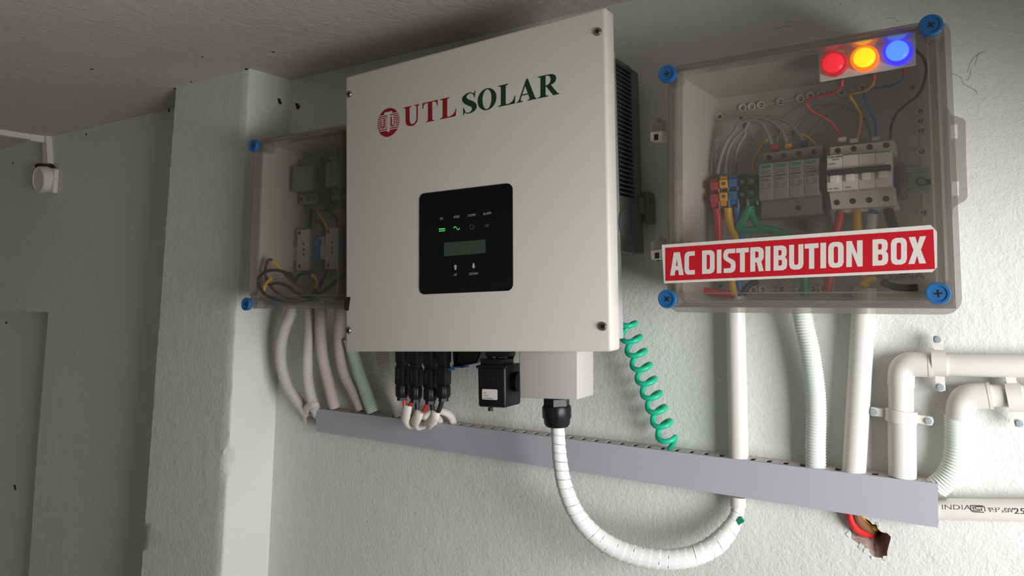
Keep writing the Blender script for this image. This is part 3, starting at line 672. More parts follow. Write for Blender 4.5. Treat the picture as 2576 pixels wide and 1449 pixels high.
for ch, a, c in [('A',207,313),('C',320,402),('D',459,558),('I',576,612),('S',627,724),('T',728,828),('R',840,946),('I',959,999),('B',1024,1131),('U',1147,1260),('T',1270,1380),('I',1394,1439),('O',1456,1578),('N',1599,1728),('B',1806,1930),('O',1951,2078),('X',2088,2230)]:
    p = [z4(t)[0] for t in ((a, base(a)), (c, base(c)), (a, capl(a)))]
    spec.append((ch, p[0][0], p[1][0], p[0][1], p[1][1], p[2][1]))
letters(spec, G, SGY-.00102, 'sign_white', sign, .00012)

# lamp plate and lamps
LY = -.150
mb = MB(); pquad(mb, (2058,131), (2303,85), (2304,164), (2061,206), LY, LY+.004, .0015); pquad(mb, (2058,131), (2303,85), (2303,89), (2059,135), LY, -.05)
part('lamp_plate', mb, 'milk', acb, 'white plate holding the three lamps')
for nm, px, py, r, m1, m2 in (('red', 2096,158,.0158,'lred','lredr'), ('amber', 2174,144,.0160,'lamb','lambr'), ('blue', 2257,127,.0163,'lblu','lblur')):
    c = W(px, py, LY-.010); c.y = LY
    t = thing('indicator_lamp', {'red': 'round red pilot lamp, lit, leftmost of three in the clear box', 'amber': 'round amber-yellow pilot lamp glowing between the red and the blue one', 'blue': 'round blue pilot lamp glowing at the right of the three'}[nm], 'pilot lamp', c, 'pilot lamps in the clear box')
    part('bezel', MB().lathe([(r, 0), (r, .007), (r*.95, .0095), (r*.80, .010), (r*.76, .008)], c, FRONT, 40), m2, t)
    part('lens', MB().lathe([(r*.76, .006), (r*.75, .0095), (r*.66, .011), (r*.4, .0122), (r*.05, .0125)], c, FRONT, 36), m1, t)
    part('body', MB().lathe([(.011, 0), (.011, -.03), (.009, -.035)], (c.x, c.y+.004, c.z), FRONT, 20), 'soft', t)

# DIN rail, terminals, devices
RY = -.032
mb = MB(); pquad(mb, (1789,474), (2338,416), (2338,424), (1790,482), RY-.003, RY-.001); pquad(mb, (1790,484), (2338,428), (2337,478), (1792,529), RY+.004, RY+.006); pquad(mb, (1792,528), (2337,477), (2336,485), (1793,536), RY-.003, RY-.001); pquad(mb, (1789,481), (2338,423), (2338,428), (1790,486), RY-.003, RY+.005); pquad(mb, (1792,525), (2337,474), (2337,478), (1792,529), RY-.003, RY+.005)
rail = thing('din_rail', 'zinc mounting rail across the back of the clear box', 'rail', W(2060, 500, RY))
part('rail', mb, 'zinc', rail)
c = W(2318, 457, RY+.003); mb = MB().lathe([(.006, 0), (.006, .003), (.004, .005), (0, .0052)], c, FRONT, 20); part('rail_screw', mb, 'steel', rail)
mb = MB(); pquad(mb, (2322,452), (2341,450), (2341,464), (2322,466), RY+.0035, RY+.0055); part('rail_slot', mb, 'soft', rail)
mb = MB(); pquad(mb, (2258,422), (2280,419), (2282,490), (2263,493), RY-.02, RY, .0015); pquad(mb, (2262,414), (2277,412), (2278,424), (2262,425), RY-.016, RY, .001); pquad(mb, (2262,488), (2282,486), (2281,500), (2264,502), RY-.014, RY, .001)
ec = thing('end_clamp', 'small grey end clamp on the rail right of the white circuit breaker', 'clamp', W(2270, 495, RY)); part('body', mb, 'spd', ec)
copies('clamp_screw', MB().lathe([(.003, 0), (.003, .002), (.0, .0022)], (0, 0, 0), FRONT, 12), 'steel', ec, [W(2272, 479, RY-.020)])
tz = Z(1760, 320, 4.83)
for nm, m, x0, x1, y0, y1, lab in (('red','tr',124,224,626,1020,'red terminal block, leftmost in the row on the rail'), ('yellow','ty',236,342,596,1006,'yellow terminal block between the red and blue ones'), ('blue','tb',347,455,588,984,'blue terminal block between the yellow and black ones'), ('black','tk',462,566,574,982,'black terminal block between the blue and green ones'), ('green','tg',572,686,570,950,'green terminal block beside the grey surge protector')):
    p = tz((x0, y0), (x1, y1)); (a, b_), (c_, d) = p; h = d-b_
    YT = -.078
    t = thing('terminal_block', lab, 'terminal block', W((a+c_)/2, d, -.05), 'coloured terminal blocks')
    mb = MB()
    pbox(mb, a+2, b_, c_-1, b_+h*.12, YT+.012, RY, .001); pbox(mb, a, b_+h*.10, c_-1, b_+h*.34, YT, RY, .0012); pbox(mb, a+4, b_+h*.32, c_-2, b_+h*.5, YT+.008, RY, .0008)
    pbox(mb, a, b_+h*.48, c_-1, b_+h*.74, YT, RY, .0012); pbox(mb, a+3, b_+h*.72, c_-1, b_+h*.88, YT+.006, RY, .0008); pbox(mb, a+6, b_+h*.86, c_, d, YT+.014, RY, .0008)
    part('body', mb, m, t)
    mb = MB(); pbox(mb, c_-1, b_+h*.06, c_+3, d-h*.02, YT+.004, RY, .0005); part('end_plate', mb, 'g', t)
    copies('terminal_screw', MB().lathe([(.0027, 0), (.0027, .0008), (0, .001)], (0, 0, 0), FRONT, 12), 'steel', t, [W((a+c_)/2+1, b_+h*.22, YT), W((a+c_)/2+1, b_+h*.60, YT)])
    mb = MB(); pbox(mb, a+7, b_+h*.38, c_-4, b_+h*.46, YT+.0075, RY, 0); part('probe_hole', mb, 'soft', t)

# surge protector
spd = thing('surge_protector', 'grey four-pole surge protector with green windows on the rail', 'surge protector', W(1990, 545, -.06))
mb = MB(); pquad(mb, (1918,386), (2068,364), (2068,400), (1918,420), -.075, RY, .001); pquad(mb, (1914,500), (2066,486), (2066,537), (1915,550), -.075, RY, .001); bd = part('base', mb, 'spd', spd)
SPX = [(1909.0, 1946.5), (1946.5, 1985), (1985, 2022.5), (2022.5, 2060)]
tl = lambda x: 413-(x-1909)*(413-396.6)/151; bl = lambda x: 505-(x-1909)*(505-491)/151
for a, b_ in SPX:
    mb = MB(); pquad(mb, (a, tl(a)), (b_-.5, tl(b_)), (b_-.5, bl(b_)), (a, bl(a)), -.098, -.074, .0008); mod = part('plug_module', mb, 'spd', spd)
    mb = MB(); w_ = b_-a; pquad(mb, (a+w_*.2, tl(a)+5), (a+w_*.8, tl(b_)+6), (a+w_*.8, tl(b_)+12), (a+w_*.2, tl(a)+11), -.0984, -.097); part('status_window', mb, 'tg', mod)
    mb = MB()
    for k, (yy, l0, l1, th) in enumerate(((19,.12,.7,1.5),(24,.2,.75,1.5),(31,.12,.82,3.2),(38,.12,.6,1.4),(42,.12,.75,1.6),(50,.12,.3,1.2),(50,.6,.85,1.2),(54,.12,.35,1.2),(54,.55,.85,1.2),(58,.12,.3,1.2),(58,.6,.85,1.2),(62,.12,.7,1.2))):
        pquad(mb, (a+w_*l0, tl(a)+yy), (a+w_*l1, tl(a+w_*l1)+yy), (a+w_*l1, tl(a+w_*l1)+yy+th), (a+w_*l0, tl(a)+yy+th), -.0982, -.097)
    part('fine_print', mb, 'inkdark', mod)
hol = MB().lathe([(.0038, 0), (.0038, .0004), (.0032, .0004), (.003, .0002), (0, .0002)], (0, 0, 0), FRONT, 16)
copies('screw_hole', hol, 'sdark', bd, [W(*p, -.075) for p in tz((845,370),(1022,345),(1205,320),(1390,300),(1198,980))])
o = W(2007, 511, -.0752); part('pole_text', MB().text('N', (o, X1, Z1, FRONT), .003, .0002), 'inkdark', bd)
mb = MB(); pquad(mb, (2008,552), (2030,550), (2030,576), (2008,578), -.04, RY, .001); part('rail_latch', mb, 'tk', spd)
for nm, m, x, y in (('red','tr',905,245), ('yellow','ty',1075,230), ('blue','navy',1260,200)):
    p = tz((x, y))[0]; mb = MB(); pbox(mb, p[0]-9, p[1]-7, p[0]+9, p[1]+9, -.06, -.05, .0015)
    solo('wire_ferrule', mb, m, nm+' twin ferrule plugged into the top of the grey surge protector', 'ferrule', 'coloured twin ferrules')

# circuit breaker
mz = Z(2060, 330, 5.366)
cb = thing('circuit_breaker', 'white four-pole circuit breaker with dark linked toggle bar in the clear box', 'circuit breaker', W(2170, 535, -.06))
mb = MB(); pquad(mb, (2088,370), (2250,352), (2251,385), (2088,402), -.078, RY, .0012); pquad(mb, (2085,484), (2250,470), (2253,517), (2091,527), -.078, RY, .0012); pquad(mb, (2093,520), (2258,510), (2260,527), (2094,537), -.06, RY, .0008)
bd = part('base', mb, 'mcb', cb)
xl = [2080, 2119, 2160, 2202, 2244.5]
tf = lambda x: 391.5-(x-2080)*13.5/164.5; bf = lambda x: 482-(x-2080)*14/164.5
for i in range(4):
    a, b_ = xl[i], xl[i+1]-.6
    mb = MB(); pquad(mb, (a, tf(a)), (b_, tf(b_)), (b_, bf(b_)), (a, bf(a)), -.103, -.077, .0008); pole = part('pole', mb, 'mcb', cb)
    mb = MB(); cx_ = a+18; cy_ = tf(cx_)+59; pquad(mb, (cx_-11, cy_-13), (cx_+11, cy_-15), (cx_+11, cy_+9), (cx_-11, cy_+11), -.107, -.102, .0012); tg = part('toggle', mb, 'mcb2', pole)
    if i == 0:
        o = W(a+3, tf(a)+7, -.1033); u = (W(a+30, tf(a+30)+7, -.1033)-o).normalized()
        part('maker_text', MB().text('Schneider', (o, u, Z1, FRONT), .0029, .0002, 'LEFT', .02, 1.1), 'tg', pole)
        o = W(a+14, tf(a)+12, -.1033); part('maker_text', MB().text('Electric', (o, u, Z1, FRONT), .0020, .0002, 'LEFT', .02), 'tg', pole)
        o = W(a+4, tf(a)+24, -.1033); part('rating_text', MB().text('iC60N', (o, u, Z1, FRONT), .0022, .0002, 'LEFT'), 'inkdark', pole)
        o = W(a+2, bf(a)-4, -.1033); part('rating_text', MB().text('C40  400V', (o, u, Z1, FRONT), .0022, .0002, 'LEFT'), 'inkdark', pole)
    if i == 1:
        o = W(a+8, bf(a)-5, -.1033); part('rating_text', MB().text('6000', (o, u, Z1, FRONT), .0022, .0002, 'LEFT'), 'inkdark', pole)
mb = MB(); pquad(mb, (2121,tf(2121)+1), (2241,tf(2241)+1), (2241,tf(2241)+3), (2121,tf(2121)+3), -.1034, -.102); part('green_stripe', mb, 'tg', cb)
mb = MB(); pquad(mb, (2079.5,428), (2241,413), (2241,427), (2079.5,442), -.112, -.1, .0015); part('toggle_bar', mb, 'soft', cb, 'dark grey linked toggle bar')
copies('screw_hole', hol, 'sdark', bd, [W(*p, -.078) for p in mz((255,262),(470,237),(687,213),(910,188),(242,962),(458,943),(680,930),(908,912))])
for x, y in ((310,105), (470,125), (765,100)):
    p = mz((x, y))[0]; mb = MB(); pbox(mb, p[0]-11, p[1]-6, p[0]+11, p[1]+6, -.07, -.058, .002); part('terminal_shroud', mb, 'milk', cb)

# wires of the clear box
def wire(m, r, pts, label, name='wire', cat='wire', group=None, y0=-.06, y1=-.06, n=12, extra=None):
    P = smooth(pp(pts, y0, y1), 6); mb = MB().tube(P, r, n)
    return solo(name, mb, m, label, cat, group)
LW = 'thin lamp wires'
wire('r', .0017, z1((1490,548),(1478,600),(1400,650),(1310,665),(1245,685),(1225,720),(1270,780),(1350,822),(1420,872),(1465,935),(1490,990)), 'thin red wire from the red lamp down to the white breaker', group=LW, y0=-.13, y1=-.062)
wire('y', .0017, z1((1735,535),(1722,580),(1670,622),(1600,640),(1550,655),(1585,715),(1622,775),(1635,830),(1625,910),(1603,1000)), 'thin yellow wire from the amber lamp down to the white breaker', group=LW, y0=-.13, y1=-.062)
wire('b', .0015, z1((1962,498),(1942,545),(1880,580),(1780,600),(1690,615),(1660,650),(1672,720),(1715,800),(1745,880),(1748,990)), 'thin blue wire from the blue lamp down to the white breaker', group=LW, y0=-.13, y1=-.062)
wire('k', .0017, z1((2045,318),(2100,370),(2125,450),(2110,560),(2060,660),(1970,730),(1900,800),(1865,880),(1855,985)), 'black wire curving down from behind the lamp plate to the breaker', group=LW, y0=-.12, y1=-.062)
for x, y in ((1488,565),(1732,528),(1964,484)):
    p = z1((x, y))[0]; mb = MB().tube([W(p[0]+1, p[1]-8, -.132), W(p[0], p[1]+8, -.13)], .0028, 10)
    solo('wire_lug', mb, 'tr', {1488: 'red crimp sleeve under the red lamp', 1732: 'red crimp sleeve under the amber lamp', 1964: 'red crimp sleeve under the blue lamp'}[x], 'crimp sleeve', 'red crimp sleeves under the lamp plate')
z6 = Z(1780, 320, 7.576)
GW = 'grey loop wires'
wire('g', .0027, z6((190,890),(235,650),(300,430),(400,220),(560,10))+z1((690,885),(790,845),(880,865),(935,950),(962,1032)), 'outermost grey wire looping from the terminals to the red ferrule', group=GW, y0=-.06, y1=-.056)
wire('g', .0027, z6((345,900),(350,700),(410,400),(560,170),(720,40))+z1((800,838),(880,825),(970,862),(1040,925),(1078,1022)), 'middle grey wire looping from the terminals to the yellow ferrule', group=GW, y0=-.055, y1=-.056)
wire('g', .0027, z6((520,890),(540,560),(600,330),(720,120))+z1((760,880),(860,835),(980,825),(1080,860),(1150,930),(1200,1005)), 'innermost grey wire looping from the terminals to the blue ferrule', group=GW, y0=-.05, y1=-.056)
wire('g', .0016, z1((1000,1010),(1030,880),(1120,775),(1220,730),(1320,750),(1400,810),(1445,880),(1480,990)), 'thin grey wire arching from the red ferrule to the breaker', group=GW, y0=-.05, y1=-.055)
wire('g', .0016, z1((1110,1000),(1150,880),(1260,790),(1400,730),(1500,740),(1585,820),(1615,900),(1600,1000)), 'thin grey wire arching from the yellow ferrule to the breaker', group=GW, y0=-.045, y1=-.055)
wire('g', .0016, z1((1225,1010),(1265,925),(1350,830),(1460,765),(1560,760),(1660,840),(1720,990)), 'thin grey wire arching from the blue ferrule to the breaker', group=GW, y0=-.04, y1=-.055)
wire('y', .0018, z6((868,860),(885,650),(960,490),(1070,320),(1170,220),(1330,120),(1500,95),(1640,95),(1850,155),(2000,270),(2070,370)), 'yellow-green wire looping over the grey surge protector', y0=-.04, y1=-.045)
LO = 'thick wires below the devices'
wire('r', .0052, tz((205,990),(222,1100),(226,1250),(228,1360))+[(1806,640),(1790,680),(1752,703)]+z4((392,530),(450,562),(540,580),(640,594),(715,608)), 'thick red wire dropping from the red terminal and looping under the sign', group=LO, y0=-.07, y1=-.06)
wire('y', .0058, tz((345,980),(350,1080),(378,1210),(430,1350))+[(1848,640),(1842,690)]+z4((695,520),(715,605)), 'thick yellow wire dropping from the yellow terminal behind the sign', group=LO, y0=-.07, y1=-.06)
wire('b', .0052, tz((455,970),(462,1100),(472,1250),(500,1340))+[(1864,640),(1860,690)]+z4((750,530),(772,608)), 'thick blue wire dropping from the blue terminal behind the sign', group=LO, y0=-.065, y1=-.055)
wire('greenb', .0055, tz((612,960),(575,1050),(510,1160),(480,1215),(520,1250),(650,1250),(760,1235),(880,1250),(1050,1310))+[(2005,620),(2022,660)]+z4((1268,480),(1270,612)), 'thick green wire sweeping from the green terminal behind the sign', group=LO, y0=-.07, y1=-.06)
wire('greenb', .0048, tz((632,965),(645,1080),(690,1170),(760,1235)), 'short green wire joining the sweeping green wire', group=LO, y0=-.066, y1=-.068)
wire('r', .0058, mz((290,1080),(275,1200),(235,1350))+[(2098,620),(2090,680),(2080,738)], 'thick red wire under the left pole of the white breaker', group=LO, y0=-.058, y1=-.06)
wire('y', .0058, mz((510,1070),(515,1200),(520,1330))+[(2160,640),(2172,690),(2176,722)], 'thick yellow wire under the second pole of the white breaker', group=LO, y0=-.058, y1=-.06)
t = thing('wire', 'white-taped wire with a blue top under the third breaker pole', 'wire', W(2194, 600, -.058), LO)
part('sleeve', MB().tube(smooth(pp(mz((725,1120),(718,1200),(705,1330)), -.058, -.058)), .0066, 10), 'w', t); part('core', MB().tube(pp(mz((738,1060),(726,1135)), -.058, -.058), .0055, 10), 'b', t)
wire('k', .0062, mz((935,1050),(965,1170),(1005,1300))+[(2260,620),(2275,690)], 'thick black wire under the right pole of the white breaker', group=LO, y0=-.058, y1=-.06)
wire('g', .0042, mz((80,800),(120,900),(155,1050),(200,1180),(205,1340))+[(2100,640),(2092,738)], 'grey wire bending down at the left side of the white breaker', group=LO, y0=-.06, y1=-.055)
wire('y', .0046, z4((1722,540),(1735,505),(1775,480),(1830,472)), 'short yellow wire bending out of the pipe mouth under the sign', group=LO, y0=-.07, y1=-.06)
wire('k', .0046, z4((1880,500),(1960,535),(2070,548),(2160,545)), 'black wire lying at the bottom right of the clear box', group=LO, y0=-.06, y1=-.05)
wire('k', .0044, z4((785,600),(800,560),(840,520),(900,490)), 'black wire lying at the bottom left of the clear box', group=LO, y0=-.06, y1=-.05)

# ------------------------------------------------------------------ contents of the left box
dz_ = Z(580, 320, 2.897)
mb = MB(); pquad(mb, (720,452), (900,430), (900,462), (722,484), -.036, -.034); 
dr1 = solo('din_rail', mb, 'zinc', 'upper mounting rail in the dim left box', 'rail', 'rails in the dim left box')
mb = MB(); pquad(mb, (728,610), (900,600), (900,640), (730,650), -.036, -.034)
dr2 = solo('din_rail', mb, 'zinc', 'lower mounting rail in the dim left box', 'rail', 'rails in the dim left box')
for i, (dx, dy) in enumerate(((0, 0), (240, -35))):
    t = thing('surge_arrester', ['dim grey surge arrester at upper left of the left box', 'dim grey surge arrester beside the inverter edge in the left box'][i], 'surge protector', W(dz_((530+dx, 560+dy))[0][0], dz_((0, 560+dy))[0][1], -.05), 'dim surge arresters in the left box')
    def zb(x0, y0, x1, y1, yf, yb, m2=mb, r=.001):
        a, b_ = dz_((x0+dx, y0+dy), (x1+dx, y1+dy)); pbox(m2, a[0], a[1], b_[0], b_[1], yf, yb, r)
    mb = MB(); zb(490, 225, 650, 300, -.07, -.034, mb); zb(500, 480, 632, 560, -.075, -.034, mb); zb(545, 555, 680, 610, -.05, -.034, mb); bd = part('base', mb, 'dcdark', t)
    for k in range(3):
        mb = MB(); zb(452+k*50, 290-k*6, 500+k*50, 470-k*6, -.10, -.06, mb); part('plug_module', mb, 'dcdark', t)
    copies('screw_hole', hol, 'sdark', bd, [W(*dz_((515+dx+k*48, 525+dy-k*3))[0], -.0752) for k in range(3)])
for i, dx in enumerate((0, 209)):
    dy = -10*i
    t = thing('fuse_holder', ['pale fuse holder with blue block at lower left of the dim box', 'pale fuse holder with blue block nearer the inverter in the dim box'][i], 'fuse holder', W(*dz_((520+dx, 1040+dy))[0], -.05), 'fuse holders in the dim left box')
    mb = MB(); zb(480, 745, 572, 1045, -.085, -.034, mb, .002); bd = part('body', mb, 'dcdev', t)
    mb = MB(); zb(424, 808, 478, 876, -.07, -.034, mb, .002); zb(442, 868, 482, 975, -.075, -.034, mb, .002); part('lever', mb, 'dcdev', t)
    mb = MB(); zb(572, 818, 646, 975, -.075, -.034, mb, .002); part('blue_block', mb, 'tb', t)
    copies('contact_slot', MB().box((-.0022, -.0004, -.0025), (.0022, .0004, .0025)), 'soft', t, [W(*dz_((532+dx, yy+dy))[0], -.0852) for yy in (850, 890, 925)]+[W(*dz_((590+dx, yy+dy))[0], -.0752) for yy in (850, 895, 935)])
    copies('screw_hole', hol, 'sdark', bd, [W(*dz_((502+dx, yy+dy))[0], -.0852) for yy in (770, 1015)])
DW = 'looped wires in the dim left box'; YY = -.160
wire('k', .0031, dz_((640,1260),(420,1275),(260,1225),(203,1130),(240,1060),(330,1042),(420,1070),(470,1130)), 'outermost black wire loop in the lower left of the dim box', group=DW, y0=YY, y1=YY)
wire('dkr', .0028, dz_((560,1275),(400,1240),(290,1160),(252,1060),(270,975),(300,965)), 'dark red-brown wire rising to a tip in the dim box', group=DW, y0=YY+.012, y1=YY+.008)
wire('y', .0033, dz_((245,1195),(255,1150),(300,1095)), 'upright yellow sleeve on the black loop at far lower left', group=DW, y0=YY+.004, y1=YY+.006)
wire('y', .0033, dz_((312,980),(345,1010),(385,1055)), 'slanting yellow sleeve at the tip of the red-brown wire', group=DW, y0=YY+.006, y1=YY+.014)
wire('dkr', .0028, dz_((385,1055),(440,1115),(510,1160),(580,1185)), 'dark red wire following on from the slanting yellow sleeve', group=DW, y0=YY+.014, y1=YY+.03)
wire('k', .0030, dz_((285,1150),(340,1135),(420,1160),(480,1210),(560,1240)), 'lowest black wire lying across the bottom of the dim box', group=DW, y0=YY+.004, y1=YY+.02)
wire('k', .0038, dz_((420,975),(410,1030),(440,1080)), 'short black wire below the left fuse holder lever', group=DW, y0=-.07, y1=-.08)
wire('k', .0040, dz_((470,1130),(490,1085),(550,1060),(600,1085),(630,1150),(600,1220)), 'black wire arch under the left fuse holder', group=DW, y0=-.09, y1=-.09)
wire('y', .0036, dz_((595,1075),(632,1120),(625,1175)), 'curved yellow sleeve right of the black wire arch', group=DW, y0=-.095, y1=-.093)
wire('k', .0042, dz_((830,1060),(760,1130),(680,1190),(560,1250)), 'thick black wire rising to the right in the dim box', group=DW, y0=-.09, y1=-.08)
wire('k', .0040, dz_((700,960),(690,1060),(640,1180)), 'black wire dropping between the two fuse holders', group=DW, y0=-.06, y1=-.08)
wire('k', .0034, dz_((590,600),(580,680),(575,790)), 'left black wire above the left fuse holder', group=DW, y0=-.05, y1=-.06)
wire('y', .0030, dz_((640,620),(680,680),(715,740)), 'yellow wire slanting above the right fuse holder', group=DW, y0=-.05, y1=-.06)
wire('k', .0034, dz_((700,600),(770,660),(790,730)), 'black wire slanting down to the right fuse holder', group=DW, y0=-.05, y1=-.06)
wire('k', .0034, dz_((620,690),(660,700),(680,760),(690,830)), 'right black wire curling between the fuse holders', group=DW, y0=-.055, y1=-.06)

# ------------------------------------------------------------------ cable duct
DYF = -.0345
dtl, dbl, dtr, dbr = W(795,1028,DYF), W(795,1085,DYF), W(2360,1217,DYF), W(2360,1328,DYF)
duct = thing('cable_duct', 'long grey slotted cable duct running along the wall below the inverter', 'cable duct', (dtl+dbr)/2)
def dl_(t, v, y):                       # t along the duct, v from bottom to top
    a = dbl.lerp(dbr, t); b_ = dtl.lerp(dtr, t); p = a.lerp(b_, v); p.y = y; return p
LEN = dtr.x-dtl.x
mb = MB()
def dblk(mb, t0, t1, v0, v1, y0, y1):
    vs_ = [dl_(t, v, y) for v in (v0, v1) for y in (y0, y1) for t in (t0, t1)]
    mb.add(vs_, [[0,1,3,2],[4,6,7,5],[0,4,5,1],[2,3,7,6],[0,2,6,4],[1,5,7,3]])
dblk(mb, 0, 1, 0, 1, DYF, DYF+.0018); dblk(mb, 0, 1, .955, 1, DYF+.0018, DYF+.006); dblk(mb, 0, 1, 0, .04, DYF+.0018, DYF+.006)
part('lid', mb, 'duct', duct)
mb = MB(); dblk(mb, 0, 1, .0, .035, DYF+.006, -.001); dblk(mb, 0, 1, .0, .97, -.0025, -.0005); dblk(mb, 0, 1, .955, .99, DYF+.006, DYF+.0085); dblk(mb, 0, 1, .955, .99, -.010, -.0005)
base_ = part('base', mb, 'ducttop', duct)
NT = 49
tw = (LEN/NT*.56)/LEN
ys0, ys1 = DYF+.007, -.0085
tooth = MB().box((-LEN/NT*.31, ys0, -.0009), (LEN/NT*.31, ys1, .0009))
edge = MB().box((LEN/NT*.31, ys0, -.0010), (LEN/NT*.31+.0007, ys1, .0011))
pl = []
for i in range(NT):
    p = dl_((i+.28)/NT, .972, 0); pl.append(p)
copies('slot_tooth', tooth, 'ducttop', duct, pl); copies('slot_edge', edge, 'ductedge', duct, pl)
for m, r, x0, x1, v, y, lab in (('greenb', .0045, .50, .86, .62, -.018, 'green earth cable lying inside the grey duct'), ('k', .0045, .02, .98, .35, -.020, 'black cable lying inside the grey duct'), ('y', .004, .66, .78, .66, -.012, 'yellow cable lying inside the grey duct'), ('b', .004, .05, .6, .55, -.012, 'blue cable lying inside the grey duct')):
    mb = MB().tube([dl_(x0+(x1-x0)*k/20, v, y) for k in range(21)], r, 8); solo('duct_cable', mb, m, lab, 'cable', 'cables inside the duct')

# ------------------------------------------------------------------ corrugated conduits
def corr(m, r, P, label, group, pitch=.0040, amp=.0008, n=18):
    P = resample(smooth(P, 10), pitch/6)
    rf = lambda s, a: r-.0003+amp*(2*abs(math.sin(pi*s/pitch))-1)
    return solo('flexible_conduit', MB().tube(P, r, n, True, rf), m, label, 'conduit', group)
G1 = 'flexible conduits below the left box'
DB = VB-.012
def cpath(pts, y0, y1, zt=None):
    P = pp(pts, y0, y1)
    if zt: P = [Vector((P[0].x, P[0].y, zt))]+P
    return P
z7 = Z(660, 760, 3.623)
corr('flexw', .0118, cpath(z7((268,95),(205,240),(170,420),(180,600),(230,760),(300,870),(370,960),(420,1030)), -.07, -.014, 1.484), 'leftmost white flexible conduit bowing out to the left', G1)
corr('flexw', .0112, cpath(z7((425,95),(425,300),(412,500),(410,650),(425,780),(455,900),(500,1010),(540,1050)), -.07, -.018, 1.484), 'second white flexible conduit from the left, ending at the duct end', G1)
corr('flexp', .0118, cpath(z7((530,95),(530,300),(550,500),(585,660),(620,800),(660,960)), -.07, -.019, 1.484), 'pinkish flexible conduit, third from the left', G1)
corr('flexp', .0112, cpath(z7((705,95),(700,300),(715,520),(760,680),(830,810),(905,975)), -.07, -.017, 1.484), 'greyish pink flexible conduit beside the lower left inverter corner', G1)
corr('flexg', .0118, cpath(z7((790,330),(830,470),(880,640),(935,800),(1005,1000)), -.06, -.022), 'pale green flexible conduit emerging from behind the inverter', G1)
corr('flexw', .0120, cpath(z7((1050,300),(1085,450),(1110,600),(1150,740),(1200,870),(1262,1030)), -.06, -.019), 'white flexible conduit just left of the black plug connectors', G1)
corr('flexl', .0130, cpath(Z(1780,760,3.02)((715,60),(735,180),(770,330),(800,520),(820,700),(825,880),(820,1060),(822,1255)), -.03, -.019, 1.480), 'pale flexible conduit between the two straight white pipes', None)
corr('flexl', .0135, pp([(2406,1045),(2407,1085),(2407,1130),(2400,1168),(2384,1200),(2356,1226)], -.019, -.019), 'pale flexible conduit bending from the lower elbow into the duct end', None)
def saddle(c, axis, r, label, wid=.016, grp='white pipe clips'):
    """strap round a pipe on the wall with two screwed ears"""
    t = thing('pipe_clip', label, 'pipe clip', c, grp); a = Vector(axis).normalized(); s_ = a.cross(Vector((0, 1, 0))).normalized()
    mb = MB(); n = 16; pts = []
    for k in range(n+1):
        ang = pi*k/n
        for rad in (r+.0005, r+.0035): pts.append((s_*cos(ang)*rad+Vector((0, -1, 0))*sin(ang)*rad))
    vs_ = [c+p+a*wid*sd for sd in (-.5, .5) for p in pts]; N = len(pts); fs = []
    for k in range(n):
        i = 2*k; fs += [[i, i+1, i+3, i+2], [N+i, N+i+2, N+i+3, N+i+1], [i+1, N+i+1, N+i+3, i+3], [i, i+2, N+i+2, N+i]]
    mb.add(vs_, fs)
    for sd in (-1, 1):
        e = c+s_*sd*(r+.0105)
        mb.add(*blk(e, s_*.0095, a*wid*.32, Vector((0, 1, 0))*.004))
        mb.lathe([(wid*.34, 0), (wid*.34, .0086)], e+s_*sd*.0055+Vector((0, .004, 0)), FRONT, 18)
    part('strap', mb, 'milk', t)
    copies('clip_screw', MB().lathe([(.0042, 0), (.0042, .0012), (.0036, .0022), (0, .0024)], (0, 0, 0), FRONT, 16), 'zinc', t, [c+s_*sd*(r+.016)+Vector((0, -.0046, 0)) for sd in (-1, 1)])
    return t
def blk(c, a, b_, d):
    vs_ = [c+a*i+b_*j+d*k for i in (-1, 1) for j in (-1, 1) for k in (-1, 1)]
    return vs_, [[0,1,3,2],[4,6,7,5],[0,4,5,1],[2,3,7,6],[0,2,6,4],[1,5,7,3]]
# small strap at the left duct end
c = W(776, 1046, -.0)
t = thing('conduit_strap', 'white strap holding the left conduits at the end of the duct', 'strap', c)
P = smooth(pp([(767,1060,-.003),(766,1044,-.016),(772,1028,-.034),(785,1020,-.040),(800,1024,-.036)]), 6)
mb = MB().tube(P, .0085, 14, flat=.4); mb.box(W(770,1062,-.006), W(797,1054,-.001), .001); part('strap', mb, 'milk', t)
mb = MB().lathe([(.003, 0), (.003, .003)], W(764,1057,0), FRONT, 12); part('nail_head', mb, 'pvc', t)

